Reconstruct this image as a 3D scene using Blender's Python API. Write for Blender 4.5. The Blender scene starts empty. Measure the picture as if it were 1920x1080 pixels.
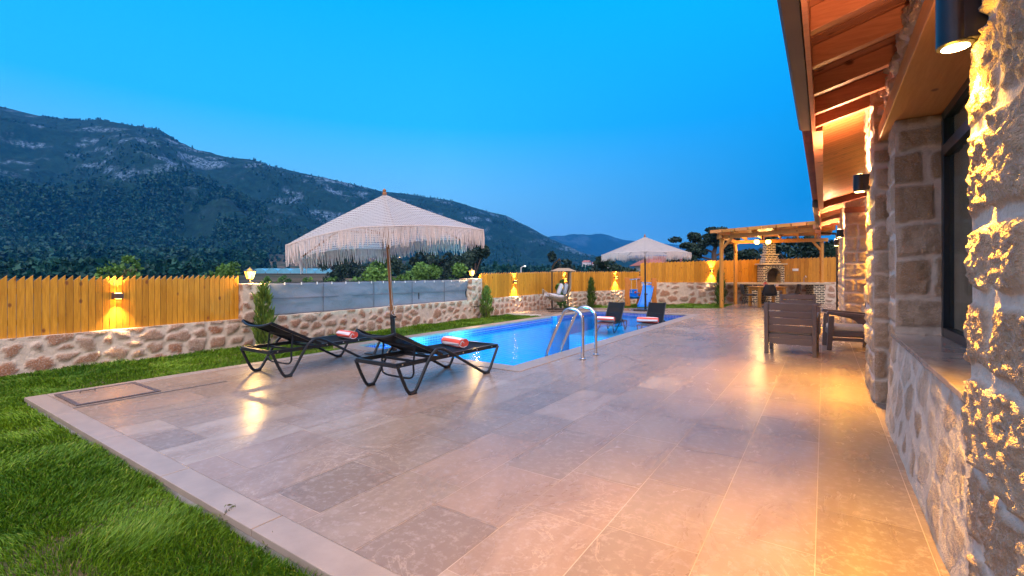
import bpy, math, random
import numpy as np
from mathutils import Vector, Matrix
R = math.radians
random.seed(7); RNG = np.random.default_rng(7)
S = bpy.context.scene
COL = S.collection
# ------------------------------------------------------------------ camera
EYE = 1.15
YAW = R(33.77)
FOC = 875.0
cam = bpy.data.objects.new('camera', bpy.data.cameras.new('camera')); COL.objects.link(cam)
cam.location = (0, 0, EYE); cam.rotation_euler = (R(90), 0, YAW)
cam.data.sensor_width = 36; cam.data.lens = 36*FOC/1920
cam.data.shift_y = -(540-517)/1920
cam.data.clip_start = .05; cam.data.clip_end = 20000
S.camera = cam
FW = np.array([-math.sin(YAW), math.cos(YAW)]); RT = np.array([math.cos(YAW), math.sin(YAW)])
# ------------------------------------------------------------------ sky
W = bpy.data.worlds.new('World'); S.world = W; W.use_nodes = True
nt = W.node_tree; nt.nodes.clear()
def N(t, kind, **kw):
    n = t.nodes.new(kind)
    for k, v in kw.items():
        if k in n.inputs: n.inputs[k].default_value = v
        else: setattr(n, k, v)
    return n
out = N(nt, 'ShaderNodeOutputWorld'); bg = N(nt, 'ShaderNodeBackground')
SUN_EL, SUN_AZ = R(14), R(205)       # the glow after sunset is behind the photographer
sky = N(nt, 'ShaderNodeTexSky', sky_type='NISHITA', sun_disc=False, sun_elevation=R(3), sun_rotation=SUN_AZ, air_density=1.0, dust_density=1.0, ozone_density=5.0)
tc = N(nt, 'ShaderNodeTexCoord')
def vdot(vec):
    d = N(nt, 'ShaderNodeVectorMath', operation='DOT_PRODUCT'); nt.links.new(tc.outputs['Generated'], d.inputs[0]); d.inputs[1].default_value = vec; return d.outputs['Value']
def ramp(t, src, stops, interp='LINEAR'):
    r = t.nodes.new('ShaderNodeValToRGB'); r.color_ramp.interpolation = interp
    e = r.color_ramp.elements
    while len(e) < len(stops): e.new(.5)
    for i, (p, c) in enumerate(stops):
        e[i].position = p; e[i].color = (*c, 1) if len(c) == 3 else c
    t.links.new(src, r.inputs[0]); return r.outputs[0]
def maprange(t, src, a, b, c=0., d=1.):
    m = N(t, 'ShaderNodeMapRange'); t.links.new(src, m.inputs[0])
    for i, v in zip((1, 2, 3, 4), (a, b, c, d)): m.inputs[i].default_value = v
    return m.outputs[0]
def mixc(t, f, a, b, mode='MIX'):
    m = t.nodes.new('ShaderNodeMix'); m.data_type = 'RGBA'; m.blend_type = mode
    for s, v in ((0, f), (6, a), (7, b)):
        if hasattr(v, 'links'): t.links.new(v, m.inputs[s])
        else: m.inputs[s].default_value = v if s == 0 else (*v, 1)
    return m.outputs[2]
el = vdot((0, 0, 1))
SKY_L = [(0.0, (.40, .62, .80)), (.14, (.20, .56, .88)), (.30, (.02, .47, 1.04)), (.52, (.0, .41, 1.05)), (1., (.02, .22, .8))]
SKY_R = [(0.0, (.03, .27, .54)), (.14, (.0, .25, .60)), (.30, (.0, .32, .80)), (.52, (.0, .43, 1.1)), (1., (.02, .22, .8))]
cl = ramp(nt, el, SKY_L); cr = ramp(nt, el, SKY_R)
side = vdot((RT[0], RT[1], 0))
blue = mixc(nt, maprange(nt, side, -.14, .52), cl, cr)
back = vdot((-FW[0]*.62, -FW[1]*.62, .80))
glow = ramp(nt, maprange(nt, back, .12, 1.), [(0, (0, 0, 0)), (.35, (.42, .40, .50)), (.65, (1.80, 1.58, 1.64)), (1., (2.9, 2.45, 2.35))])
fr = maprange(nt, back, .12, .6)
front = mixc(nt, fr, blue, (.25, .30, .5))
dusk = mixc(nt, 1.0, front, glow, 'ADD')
nish = mixc(nt, 1.0, sky.outputs[0], (.06, .06, .06), 'MULTIPLY')
up = maprange(nt, el, -.02, .0)
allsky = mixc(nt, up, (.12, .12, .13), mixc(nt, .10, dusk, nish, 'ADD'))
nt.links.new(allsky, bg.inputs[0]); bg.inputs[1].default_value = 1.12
nt.links.new(bg.outputs[0], out.inputs[0])
sun = bpy.data.objects.new('sun', bpy.data.lights.new('sun', 'SUN')); COL.objects.link(sun)
sun.data.energy = .25; sun.data.angle = R(25); sun.data.color = (1, .88, .80)
sun.rotation_euler = (R(90)-R(38), 0, YAW+R(14))
V = S.view_settings; V.view_transform = 'Standard'; V.look = 'None'; V.gamma = 1; V.exposure = .15; V.use_curve_mapping = False
S.cycles.use_denoising = True
S.cycles.max_bounces = 6; S.cycles.diffuse_bounces = 3; S.cycles.glossy_bounces = 3; S.cycles.transmission_bounces = 4
S.cycles.transparent_max_bounces = 16; S.cycles.sample_clamp_indirect = 4.0; S.cycles.caustics_refractive = False; S.cycles.caustics_reflective = False
S.cycles.volume_bounces = 0
# ------------------------------------------------------------------ noise in numpy
def _h(ix, iy, iz, seed):
    n = (ix*374761393 + iy*668265263 + iz*2147483647*0 + iz*1274126177 + seed*974634777) & 0xFFFFFFFF
    n = ((n ^ (n >> 13))*1274126177) & 0xFFFFFFFF
    n = (n ^ (n >> 16)) & 0xFFFFFF
    return n/float(0xFFFFFF)
def vnoise(x, y, z=0., seed=0):
    x = np.asarray(x, float); y = np.asarray(y, float); z = np.zeros_like(x)+z
    x0 = np.floor(x).astype(np.int64); y0 = np.floor(y).astype(np.int64); z0 = np.floor(z).astype(np.int64)
    fx, fy, fz = x-x0, y-y0, z-z0
    fx = fx*fx*(3-2*fx); fy = fy*fy*(3-2*fy); fz = fz*fz*(3-2*fz)
    r = 0
    for dx in (0, 1):
        for dy in (0, 1):
            for dz in (0, 1):
                r = r + _h(x0+dx, y0+dy, z0+dz, seed)*(fx if dx else 1-fx)*(fy if dy else 1-fy)*(fz if dz else 1-fz)
    return r*2-1
def fbm(x, y, z=0., o=4, seed=0):
    a, r, f = 1., 0., 1.
    for i in range(o):
        r = r+a*vnoise(x*f, y*f, z*f, seed+i); a *= .5; f *= 2.03
    return r/1.9
def sstep(a, b, x):
    t = np.clip((x-a)/(b-a), 0, 1); return t*t*(3-2*t)
# ------------------------------------------------------------------ scene helpers
def tag(o, label=None, cat=None, group=None, kind=None):
    if label: o['label'] = label
    if cat: o['category'] = cat
    if group: o['group'] = group
    if kind: o['kind'] = kind
    return o
def empty(name, loc=(0, 0, 0), rz=0, label=None, cat=None, group=None):
    o = bpy.data.objects.new(name, None); COL.objects.link(o); o.empty_display_size = .1
    o.location = loc; o.rotation_euler = (0, 0, rz)
    return tag(o, label, cat, group)
def link(name, me, parent=None):
    o = bpy.data.objects.new(name, me); COL.objects.link(o)
    if parent: o.parent = parent
    return o
class MB:
    def __init__(s): s.v = []; s.f = []; s.t = []; s.tone = 0.
    def add(s, vs, fs):
        b = len(s.v); s.v += [tuple(p) for p in vs]; s.f += [tuple(i+b for i in f) for f in fs]; s.t += [s.tone]*len(vs); return s
    def box(s, c, d, m=None):
        x, y, z = (q/2 for q in d); c = Vector(c)
        vs = [Vector((a*x, b*y, e*z)) for a in (-1, 1) for b in (-1, 1) for e in (-1, 1)]
        if m is not None: vs = [m @ q for q in vs]
        return s.add([q+c for q in vs], [(0, 1, 3, 2), (4, 6, 7, 5), (0, 4, 5, 1), (2, 3, 7, 6), (0, 2, 6, 4), (1, 5, 7, 3)])
    def bx(s, x0, x1, y0, y1, z0, z1): return s.box(((x0+x1)/2, (y0+y1)/2, (z0+z1)/2), (abs(x1-x0), abs(y1-y0), abs(z1-z0)))
    def bar(s, p, q, w, h, up=(0, 0, 1)):
        p, q = Vector(p), Vector(q); d = (q-p); L = d.length; d.normalize(); u = Vector(up)
        a = d.cross(u)
        if a.length < 1e-4: a = d.cross(Vector((1, 0, 0)))
        a.normalize(); b = a.cross(d)
        vs = [e+a*(i*w/2)+b*(j*h/2) for e in (p, q) for i, j in ((-1, -1), (1, -1), (1, 1), (-1, 1))]
        return s.add(vs, [(3, 2, 1, 0), (4, 5, 6, 7), (0, 1, 5, 4), (1, 2, 6, 5), (2, 3, 7, 6), (3, 0, 4, 7)])
    def tube(s, pts, r, n=8, caps=True):
        pts = [Vector(p) for p in pts]; k = len(pts); rs = r if isinstance(r, (list, tuple)) else [r]*k
        vs = []; prev = None
        for i, p in enumerate(pts):
            t = (pts[min(i+1, k-1)]-pts[max(i-1, 0)]).normalized()
            if prev is None:
                a = t.cross(Vector((0, 0, 1)))
                if a.length < 1e-3: a = t.cross(Vector((1, 0, 0)))
            else: a = prev - t*prev.dot(t)
            a.normalize(); prev = a; b = t.cross(a)
            vs += [p+(a*math.cos(j*2*math.pi/n)+b*math.sin(j*2*math.pi/n))*rs[i] for j in range(n)]
        fs = [(i*n+j, i*n+(j+1) % n, (i+1)*n+(j+1) % n, (i+1)*n+j) for i in range(k-1) for j in range(n)]
        if caps: fs += [tuple(range(n-1, -1, -1)), tuple((k-1)*n+j for j in range(n))]
        return s.add(vs, fs)
    def lathe(s, prof, c=(0, 0, 0), n=24, close=False):
        k = len(prof); vs = [(c[0]+r*math.cos(j*2*math.pi/n), c[1]+r*math.sin(j*2*math.pi/n), c[2]+z) for r, z in prof for j in range(n)]
        fs = [(i*n+j, i*n+(j+1) % n, (i+1)*n+(j+1) % n, (i+1)*n+j) for i in range(k-1) for j in range(n)]
        if prof[0][0] > 1e-6 and not close: fs.append(tuple(range(n-1, -1, -1)))
        if prof[-1][0] > 1e-6 and not close: fs.append(tuple((k-1)*n+j for j in range(n)))
        return s.add(vs, fs)
    def prism(s, poly, z0, z1, m=None):
        k = len(poly); vs = [Vector((x, y, z)) for z in (z0, z1) for x, y in poly]
        if m is not None: vs = [m @ q for q in vs]
        return s.add(vs, [tuple(range(k-1, -1, -1)), tuple(range(k, 2*k))]+[(i, (i+1) % k, k+(i+1) % k, k+i) for i in range(k)])
    def build(s, name, mat, parent=None, smooth=False, bevel=0., seg=2):
        me = bpy.data.meshes.new(name); me.from_pydata(s.v, [], s.f)
        if any(s.t):
            a = me.attributes.new('tone', 'FLOAT', 'POINT'); a.data.foreach_set('value', np.array(s.t, np.float32))
        me.materials.append(mat); me.update()
        if smooth:
            me.polygons.foreach_set('use_smooth', np.ones(len(me.polygons), bool))
            me.set_sharp_from_angle(angle=R(40))
        o = link(name, me, parent)
        if bevel:
            b = o.modifiers.new('bevel', 'BEVEL'); b.width = bevel; b.segments = seg; b.limit_method = 'ANGLE'; b.angle_limit = R(40)
        return o
def npmesh(name, verts, faces, mat, parent=None, smooth=True, **attrs):
    verts = np.asarray(verts, np.float32); faces = np.asarray(faces, np.int32); k = faces.shape[1]
    me = bpy.data.meshes.new(name); me.vertices.add(len(verts)); me.vertices.foreach_set('co', verts.ravel())
    me.loops.add(faces.size); me.loops.foreach_set('vertex_index', faces.ravel())
    me.polygons.add(len(faces)); me.polygons.foreach_set('loop_start', np.arange(0, faces.size, k, dtype=np.int32))
    me.polygons.foreach_set('use_smooth', np.full(len(faces), smooth))
    for n, v in attrs.items():
        a = me.attributes.new(n, 'FLOAT', 'POINT'); a.data.foreach_set('value', np.asarray(v, np.float32))
    me.materials.append(mat); me.update(calc_edges=True); me.validate()
    return link(name, me, parent)
def copy_tree(o, parent=None):
    c = o.copy(); COL.objects.link(c)
    if parent: c.parent = parent
    for ch in list(o.children): copy_tree(ch, c)
    return c
def children_lights(o): return [c for c in o.children_recursive if c.type == 'LIGHT']
# ------------------------------------------------------------------ materials
def mat(name):
    m = bpy.data.materials.new(name); m.use_nodes = True; t = m.node_tree; b = t.nodes['Principled BSDF']; return m, t, b
def attr(t, name): n = t.nodes.new('ShaderNodeAttribute'); n.attribute_name = name; return n.outputs['Fac']
def noise(t, scale, detail=4, rough=.55, stretch=None, dist=0., obj=True):
    c = t.nodes.new('ShaderNodeTexCoord'); n = t.nodes.new('ShaderNodeTexNoise')
    n.inputs['Scale'].default_value = scale; n.inputs['Detail'].default_value = detail; n.inputs['Roughness'].default_value = rough; n.inputs['Distortion'].default_value = dist
    src = c.outputs['Object']
    if stretch:
        m = t.nodes.new('ShaderNodeMapping'); m.inputs['Scale'].default_value = stretch; t.links.new(src, m.inputs[0]); src = m.outputs[0]
    t.links.new(src, n.inputs['Vector']); return n.outputs['Fac']
def bump(t, b, h, strength=.3, dist=.01):
    n = t.nodes.new('ShaderNodeBump'); n.inputs['Strength'].default_value = strength; n.inputs['Distance'].default_value = dist
    t.links.new(h, n.inputs['Height']); t.links.new(n.outputs[0], b.inputs['Normal']); return n
def simple(name, col, rough=.5, metal=0., var=.15, scale=20, bumps=0., spec=.5):
    m, t, b = mat(name); n = noise(t, scale)
    c = ramp(t, n, [(.25, tuple(x*(1-var) for x in col)), (.75, tuple(min(1, x*(1+var)) for x in col))])
    t.links.new(c, b.inputs['Base Color']); b.inputs['Roughness'].default_value = rough; b.inputs['Metallic'].default_value = metal; b.inputs['Specular IOR Level'].default_value = spec
    if bumps: bump(t, b, noise(t, scale*6, 3), bumps, .005)
    return m
def emit(name, col, st):
    m, t, b = mat(name); b.inputs['Base Color'].default_value = (*col, 1); b.inputs['Emission Color'].default_value = (*col, 1); b.inputs['Emission Strength'].default_value = st; return m
def wood(name, c0, c1, knot, grain=(1, 1, 1), rough=.45, knots=True, tone=.35):
    m, t, b = mat(name); g = noise(t, 6, 6, .6, grain, .4)
    c = ramp(t, g, [(.3, c0), (.7, c1)])
    a = attr(t, 'tone'); c = mixc(t, maprange(t, a, 0, 1, 0, tone*1.35), c, tuple(x*.52 for x in c0))
    if knots:
        co = t.nodes.new('ShaderNodeTexCoord'); mp = t.nodes.new('ShaderNodeMapping'); mp.inputs['Scale'].default_value = tuple(1.25 if g_ > 1 else .8 for g_ in grain)
        v = t.nodes.new('ShaderNodeTexVoronoi'); v.inputs['Scale'].default_value = 5.2; t.links.new(co.outputs['Object'], mp.inputs[0]); t.links.new(mp.outputs[0], v.inputs['Vector'])
        k = ramp(t, v.outputs['Distance'], [(.09, (1, 1, 1)), (.16, (0, 0, 0))])
        c = mixc(t, k, c, knot)
    t.links.new(c, b.inputs['Base Color']); b.inputs['Roughness'].default_value = rough; b.inputs['Specular IOR Level'].default_value = .35
    bump(t, b, g, .25, .004); return m
M = {}
M['fence'] = wood('fence_wood', (.45, .175, .009), (.74, .345, .030), (.22, .07, .015), (9, 9, .7))
M['roofwood'] = wood('roof_wood', (.44, .165, .085), (.60, .255, .135), (.14, .04, .02), (.8, 8, 8))
M['beamwood'] = wood('beam_wood', (.52, .22, .06), (.62, .29, .09), (.2, .07, .02), (8, .6, 8))
M['postwood'] = wood('post_wood', (.50, .21, .035), (.60, .28, .055), (.2, .07, .02), (8, 8, .6))
M['ceiling'] = wood('ceiling_boards', (.42, .135, .045), (.54, .195, .07), (.12, .04, .02), (.8, 9, 9))
M['pole'] = wood('pole_wood', (.25, .10, .03), (.32, .135, .045), (.15, .06, .02), (6, 6, .8), knots=False)
M['brownbeam'] = wood('brown_beam', (.13, .05, .03), (.18, .07, .04), (.05, .02, .01), (1, 8, 8))
M['black'] = simple('black_metal', (.02, .022, .026), .35, .3, .2)
M['frame'] = simple('dark_frame', (.022, .028, .036), .33, .55, .15, 8)
M['gutter'] = simple('gutter_metal', (.075, .05, .036), .38, .5, .15, 5)
M['steel'] = simple('steel', (.62, .62, .64), .18, 1., .05)
M['screw'] = simple('bolt_metal', (.7, .68, .62), .3, 1., .05)
M['rubber'] = simple('rubber', (.012, .012, .013), .6)
M['white'] = simple('white_paint', (.72, .71, .70), .6, 0, .06, 12, .1)
M['concrete'] = simple('pale_concrete', (.62, .58, .56), .75, 0, .12, 9, .3)
M['lampmetal'] = simple('lamp_metal', (.035, .036, .04), .32, .7, .1)
M['lamp'] = emit('lamp_face', (1, .82, .45), 22)
M['bulb'] = emit('bulb_glow', (1, .60, .20), 5)
M['sconce_glass'] = emit('sconce_glass', (1, .42, .05), 90)
M['lantern'] = emit('lantern_glass', (1, .42, .06), 3.2)
M['taupe'] = simple('taupe_resin', (.115, .088, .082), .5, 0, .1, 14, .1)
M['cushion'] = simple('beige_cushion', (.64, .48, .34), .9, 0, .1, 60, .3)
M['cushiongrey'] = simple('grey_cushion', (.46, .44, .47), .9, 0, .12, 40, .3)
M['rattan'] = simple('rattan', (.30, .21, .13), .7, 0, .3, 60, .4)
M['blueplastic'] = simple('blue_plastic', (.0, .20, .72), .35, 0, .08)
M['bark'] = simple('bark', (.09, .06, .045), .9, 0, .35, 30, .6)
M['soil'] = simple('soil', (.17, .115, .075), .95, 0, .4, 8, .6)
M['playwood'] = wood('play_wood', (.55, .17, .03), (.65, .24, .05), (.2, .05, .01), (8, 8, .8))
def m_stone(name, ca, cb, cc, mortar, speck=95, bs=.9):
    m, t, b = mat(name); st, tn = attr(t, 'stone'), attr(t, 'tone')
    base = ramp(t, tn, [(0, ca), (.45, cb), (1, cc)])
    n1 = noise(t, 13, 5, .65); n2 = noise(t, speck, 3, .7)
    c = t.nodes.new('ShaderNodeTexCoord'); v = t.nodes.new('ShaderNodeTexVoronoi'); v.inputs['Scale'].default_value = speck*.62; t.links.new(c.outputs['Object'], v.inputs['Vector'])
    base = mixc(t, maprange(t, n1, .35, .7), base, tuple(x*.70 for x in cb))
    base = mixc(t, maprange(t, n2, .50, .70, 0, .8), base, (.60, .50, .44))
    base = mixc(t, maprange(t, v.outputs['Distance'], .0, .2, .45, 0), base, (.14, .08, .05))
    mo = mixc(t, maprange(t, n1, .3, .75, 0, .55), mortar, tuple(x*.62 for x in mortar))
    col = mixc(t, st, mo, base); t.links.new(col, b.inputs['Base Color']); b.inputs['Roughness'].default_value = .85; b.inputs['Specular IOR Level'].default_value = .25
    h = t.nodes.new('ShaderNodeMath'); h.operation = 'MULTIPLY_ADD'; t.links.new(n2, h.inputs[0]); t.links.new(maprange(t, st, 0, 1, .25, 1.2), h.inputs[1]); t.links.new(n1, h.inputs[2])
    bump(t, b, h.outputs[0], bs, .022); return m
M['housestone'] = m_stone('house_stone', (.52, .33, .19), (.66, .47, .30), (.72, .57, .42), (.70, .58, .46))
M['wallstone'] = m_stone('garden_stone', (.42, .16, .07), (.44, .24, .14), (.50, .36, .27), (.66, .53, .41), 60)
def m_tile():
    m, t, b = mat('travertine'); tn = attr(t, 'tone'); ed = attr(t, 'edge')
    base = ramp(t, tn, [(0, (.20, .145, .108)), (.28, (.255, .187, .14)), (.55, (.305, .226, .167)), (.8, (.325, .22, .162)), (1, (.385, .295, .225))])
    n = noise(t, 3.6, 9, .66, (1, .45, 1), .7); base = mixc(t, maprange(t, n, .36, .70, 0, .75), base, (.19, .127, .092))
    n2 = noise(t, 2.1, 9, .62, (1, 1, 1), .9); vein = ramp(t, n2, [(.492, (0, 0, 0)), (.4995, (1, 1, 1)), (.5005, (1, 1, 1)), (.508, (0, 0, 0))])
    mm = N(t, 'ShaderNodeMath', operation='MULTIPLY'); t.links.new(vein, mm.inputs[0]); t.links.new(maprange(t, noise(t, 1.7, 2), .40, .68, 0, .6), mm.inputs[1])
    base = mixc(t, mm.outputs[0], base, (.56, .44, .34))
    n3 = noise(t, 22, 6, .7); base = mixc(t, maprange(t, n3, .5, .72, 0, .6), base, (.42, .345, .315))
    t.links.new(base, b.inputs['Base Color'])
    t.links.new(maprange(t, n, .2, .8, .17, .34), b.inputs['Roughness']); b.inputs['Specular IOR Level'].default_value = .42
    bump(t, b, n3, .10, .003); return m
M['tile'] = m_tile()
M['coping'] = simple('coping_stone', (.32, .25, .205), .32, 0, .14, 7, .12)
M['grout'] = simple('grout', (.45, .35, .285), .8, 0, .1, 30)
def m_mosaic(name, c1, c2, grout, s=.028):
    m, t, b = mat(name); co = t.nodes.new('ShaderNodeTexCoord'); br = t.nodes.new('ShaderNodeTexBrick')
    sep = t.nodes.new('ShaderNodeSeparateXYZ'); t.links.new(co.outputs['Object'], sep.inputs[0]); ad = N(t, 'ShaderNodeMath', operation='ADD'); t.links.new(sep.outputs[0], ad.inputs[0]); t.links.new(sep.outputs[1], ad.inputs[1])
    cm = t.nodes.new('ShaderNodeCombineXYZ'); t.links.new(ad.outputs[0], cm.inputs[0]); t.links.new(sep.outputs[2], cm.inputs[1])
    br.offset = 0; br.inputs['Scale'].default_value = 1; br.inputs['Brick Width'].default_value = s; br.inputs['Row Height'].default_value = s; br.inputs['Mortar Size'].default_value = s*.09
    br.inputs['Color1'].default_value = (*c1, 1); br.inputs['Color2'].default_value = (*c2, 1); br.inputs['Mortar'].default_value = (*grout, 1)
    t.links.new(cm.outputs[0], br.inputs['Vector']); t.links.new(br.outputs['Color'], b.inputs['Base Color']); b.inputs['Roughness'].default_value = .2; return m
M['mosaic'] = m_mosaic('pool_mosaic_dark', (.02, .03, .30), (.03, .07, .46), (.35, .40, .55), .045)
M['mosaic2'] = m_mosaic('pool_mosaic_light', (.0, .26, .66), (.0, .34, .74), (.15, .48, .75), .05)
M['poolfloor'] = simple('pool_floor', (.0, .33, .74), .5, 0, .05, 2)
def m_water():
    m, t, b = mat('water'); t.nodes.remove(b); o = t.nodes['Material Output']
    tr = N(t, 'ShaderNodeBsdfTransparent'); tr.inputs[0].default_value = (.08, .84, 1., 1)
    gl = N(t, 'ShaderNodeBsdfGlossy'); gl.inputs['Roughness'].default_value = .05; gl.inputs[0].default_value = (1, 1, 1, 1)
    lw = N(t, 'ShaderNodeFresnel'); lw.inputs['IOR'].default_value = 1.33
    mx = N(t, 'ShaderNodeMixShader'); t.links.new(maprange(t, lw.outputs[0], 0, 1, 0, .42), mx.inputs[0]); t.links.new(tr.outputs[0], mx.inputs[1]); t.links.new(gl.outputs[0], mx.inputs[2]); t.links.new(mx.outputs[0], o.inputs[0])
    bn = N(t, 'ShaderNodeBump'); bn.inputs['Strength'].default_value = .22; bn.inputs['Distance'].default_value = .03; t.links.new(noise(t, 6.5, 4, .5), bn.inputs['Height'])
    t.links.new(bn.outputs[0], gl.inputs['Normal']); t.links.new(bn.outputs[0], lw.inputs['Normal']); return m
M['water'] = m_water()
def m_leaf(name, dark, light, rough=.6, dead=None):
    m, t, b = mat(name); a = attr(t, 'tone'); c = ramp(t, a, [(0, dark), (1, light)] if not dead else [(0, dark), (.88, light), (.97, dead), (1, dead)]); t.links.new(c, b.inputs['Base Color']); b.inputs['Roughness'].default_value = rough; b.inputs['Specular IOR Level'].default_value = .25
    return m
M['grass'] = m_leaf('grass_blades', (.036, .125, .006), (.20, .335, .011), .5, (.34, .29, .09))
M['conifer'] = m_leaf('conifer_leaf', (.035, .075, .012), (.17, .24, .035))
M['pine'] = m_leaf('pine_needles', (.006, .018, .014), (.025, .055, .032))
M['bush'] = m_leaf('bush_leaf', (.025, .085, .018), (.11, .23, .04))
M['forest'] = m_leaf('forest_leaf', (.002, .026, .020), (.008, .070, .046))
M['dry'] = m_leaf('dry_leaf', (.12, .10, .04), (.3, .28, .08))
def m_sling():
    m, t, b = mat('sling_fabric'); b.inputs['Base Color'].default_value = (.006, .009, .013, 1); b.inputs['Roughness'].default_value = .75; b.inputs['Specular IOR Level'].default_value = .12
    tr = N(t, 'ShaderNodeBsdfTransparent'); mx = N(t, 'ShaderNodeMixShader'); mx.inputs[0].default_value = .02
    o = t.nodes['Material Output']; t.links.new(b.outputs[0], mx.inputs[1]); t.links.new(tr.outputs[0], mx.inputs[2]); t.links.new(mx.outputs[0], o.inputs[0])
    bump(t, b, noise(t, 260, 1), .3, .002); return m
M['sling'] = m_sling()
def m_towel():
    m, t, b = mat('striped_towel'); a = attr(t, 'stripe'); n = noise(t, 170, 3, .7)
    w = N(t, 'ShaderNodeMath', operation='SINE'); k = N(t, 'ShaderNodeMath', operation='MULTIPLY'); t.links.new(a, k.inputs[0]); k.inputs[1].default_value = math.tau; t.links.new(k.outputs[0], w.inputs[0])
    c = mixc(t, maprange(t, w.outputs[0], -.12, .12), (.74, .70, .73), (.78, .105, .075)); t.links.new(c, b.inputs['Base Color']); b.inputs['Roughness'].default_value = .95; bump(t, b, n, .6, .006); return m
M['towel'] = m_towel()
def m_macrame():
    m, t, b = mat('macrame'); a, r_ = attr(t, 'along'), attr(t, 'radial')
    def sn(src, k):
        q = N(t, 'ShaderNodeMath', operation='MULTIPLY'); t.links.new(src, q.inputs[0]); q.inputs[1].default_value = k
        s_ = N(t, 'ShaderNodeMath', operation='SINE'); t.links.new(q.outputs[0], s_.inputs[0]); return s_.outputs[0]
    p = N(t, 'ShaderNodeMath', operation='MULTIPLY'); t.links.new(sn(a, 175.), p.inputs[0]); t.links.new(sn(r_, 150.), p.inputs[1])
    q = N(t, 'ShaderNodeMath', operation='ADD'); t.links.new(p.outputs[0], q.inputs[0]); t.links.new(sn(r_, 75.), q.inputs[1])
    c = mixc(t, maprange(t, q.outputs[0], -1.2, .8), (.38, .34, .32), (.67, .625, .59)); t.links.new(c, b.inputs['Base Color']); b.inputs['Roughness'].default_value = .95
    bump(t, b, q.outputs[0], .8, .008)
    tl = N(t, 'ShaderNodeBsdfTranslucent'); t.links.new(c, tl.inputs[0]); ms = N(t, 'ShaderNodeMixShader'); ms.inputs[0].default_value = .35; t.links.new(b.outputs[0], ms.inputs[1]); t.links.new(tl.outputs[0], ms.inputs[2])
    tr = N(t, 'ShaderNodeBsdfTransparent'); mx = N(t, 'ShaderNodeMixShader'); t.links.new(maprange(t, q.outputs[0], -1.55, -.95, .9, 0), mx.inputs[0]); t.links.new(ms.outputs[0], mx.inputs[1]); t.links.new(tr.outputs[0], mx.inputs[2])
    t.links.new(mx.outputs[0], t.nodes['Material Output'].inputs[0]); return m
M['macrame'] = m_macrame()
M['cotton'] = simple('cotton_cord', (.62, .53, .48), .95, 0, .12, 30)
def m_screen():
    m, t, b = mat('screen_fabric'); n = noise(t, 1.6, 5, .6, (1, 1, 2), .8); c = ramp(t, n, [(.3, (.13, .15, .19)), (.7, (.19, .21, .26))]); t.links.new(c, b.inputs['Base Color']); b.inputs['Roughness'].default_value = .55
    bump(t, b, n, .5, .05); return m
M['screen'] = m_screen()
def m_brick():
    m, t, b = mat('black_brick'); co = t.nodes.new('ShaderNodeTexCoord'); sep = t.nodes.new('ShaderNodeSeparateXYZ'); t.links.new(co.outputs['Object'], sep.inputs[0])
    ad = N(t, 'ShaderNodeMath', operation='ADD'); t.links.new(sep.outputs[0], ad.inputs[0]); t.links.new(sep.outputs[1], ad.inputs[1]); cm = t.nodes.new('ShaderNodeCombineXYZ'); t.links.new(ad.outputs[0], cm.inputs[0]); t.links.new(sep.outputs[2], cm.inputs[1])
    br = t.nodes.new('ShaderNodeTexBrick'); br.inputs['Scale'].default_value = 1; br.inputs['Brick Width'].default_value = .20; br.inputs['Row Height'].default_value = .072; br.inputs['Mortar Size'].default_value = .013
    br.inputs['Color1'].default_value = (.012, .012, .015, 1); br.inputs['Color2'].default_value = (.03, .028, .03, 1); br.inputs['Mortar'].default_value = (.72, .62, .42, 1)
    t.links.new(cm.outputs[0], br.inputs['Vector']); t.links.new(br.outputs['Color'], b.inputs['Base Color']); b.inputs['Roughness'].default_value = .5; bump(t, b, br.outputs['Fac'], .6, .006); return m
M['brick'] = m_brick()
M['cream'] = simple('cream_stone', (.48, .40, .28), .6, 0, .1, 12, .2)
M['soot'] = simple('soot', (.20, .16, .12), .9, 0, .3, 9)
def m_marble():
    m, t, b = mat('marble_sill'); n = noise(t, 5, 8, .65, None, 1.5); c = ramp(t, n, [(.3, (.30, .22, .17)), (.55, (.42, .33, .27)), (.8, (.52, .43, .36))]); t.links.new(c, b.inputs['Base Color']); b.inputs['Roughness'].default_value = .14; return m
M['marble'] = m_marble()
def m_glass():
    m, t, b = mat('window_glass'); b.inputs['Base Color'].default_value = (.05, .045, .035, 1); b.inputs['Roughness'].default_value = .03; b.inputs['Specular IOR Level'].default_value = 1.; b.inputs['IOR'].default_value = 2.0
    tr = N(t, 'ShaderNodeBsdfTransparent'); mx = N(t, 'ShaderNodeMixShader'); mx.inputs[0].default_value = .6; t.links.new(b.outputs[0], mx.inputs[1]); t.links.new(tr.outputs[0], mx.inputs[2]); t.links.new(mx.outputs[0], t.nodes['Material Output'].inputs[0]); return m
M['glass'] = m_glass()
M['curtain'] = simple('curtain_cloth', (.66, .56, .36), .9, 0, .12, 6)
M['rooftile'] = simple('clay_roof', (.30, .10, .07), .8, 0, .25, 10, .3)
M['plaster'] = simple('pale_plaster', (.58, .52, .50), .85, 0, .1, 6)
M['greenhouse'] = simple('plastic_sheet', (.10, .32, .44), .35, 0, .2, .6)
M['fruit'] = simple('red_fruit', (.5, .05, .02), .35, 0, .3, 20)
M['ceramic'] = simple('ceramic', (.75, .73, .70), .3, 0, .05)
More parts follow.
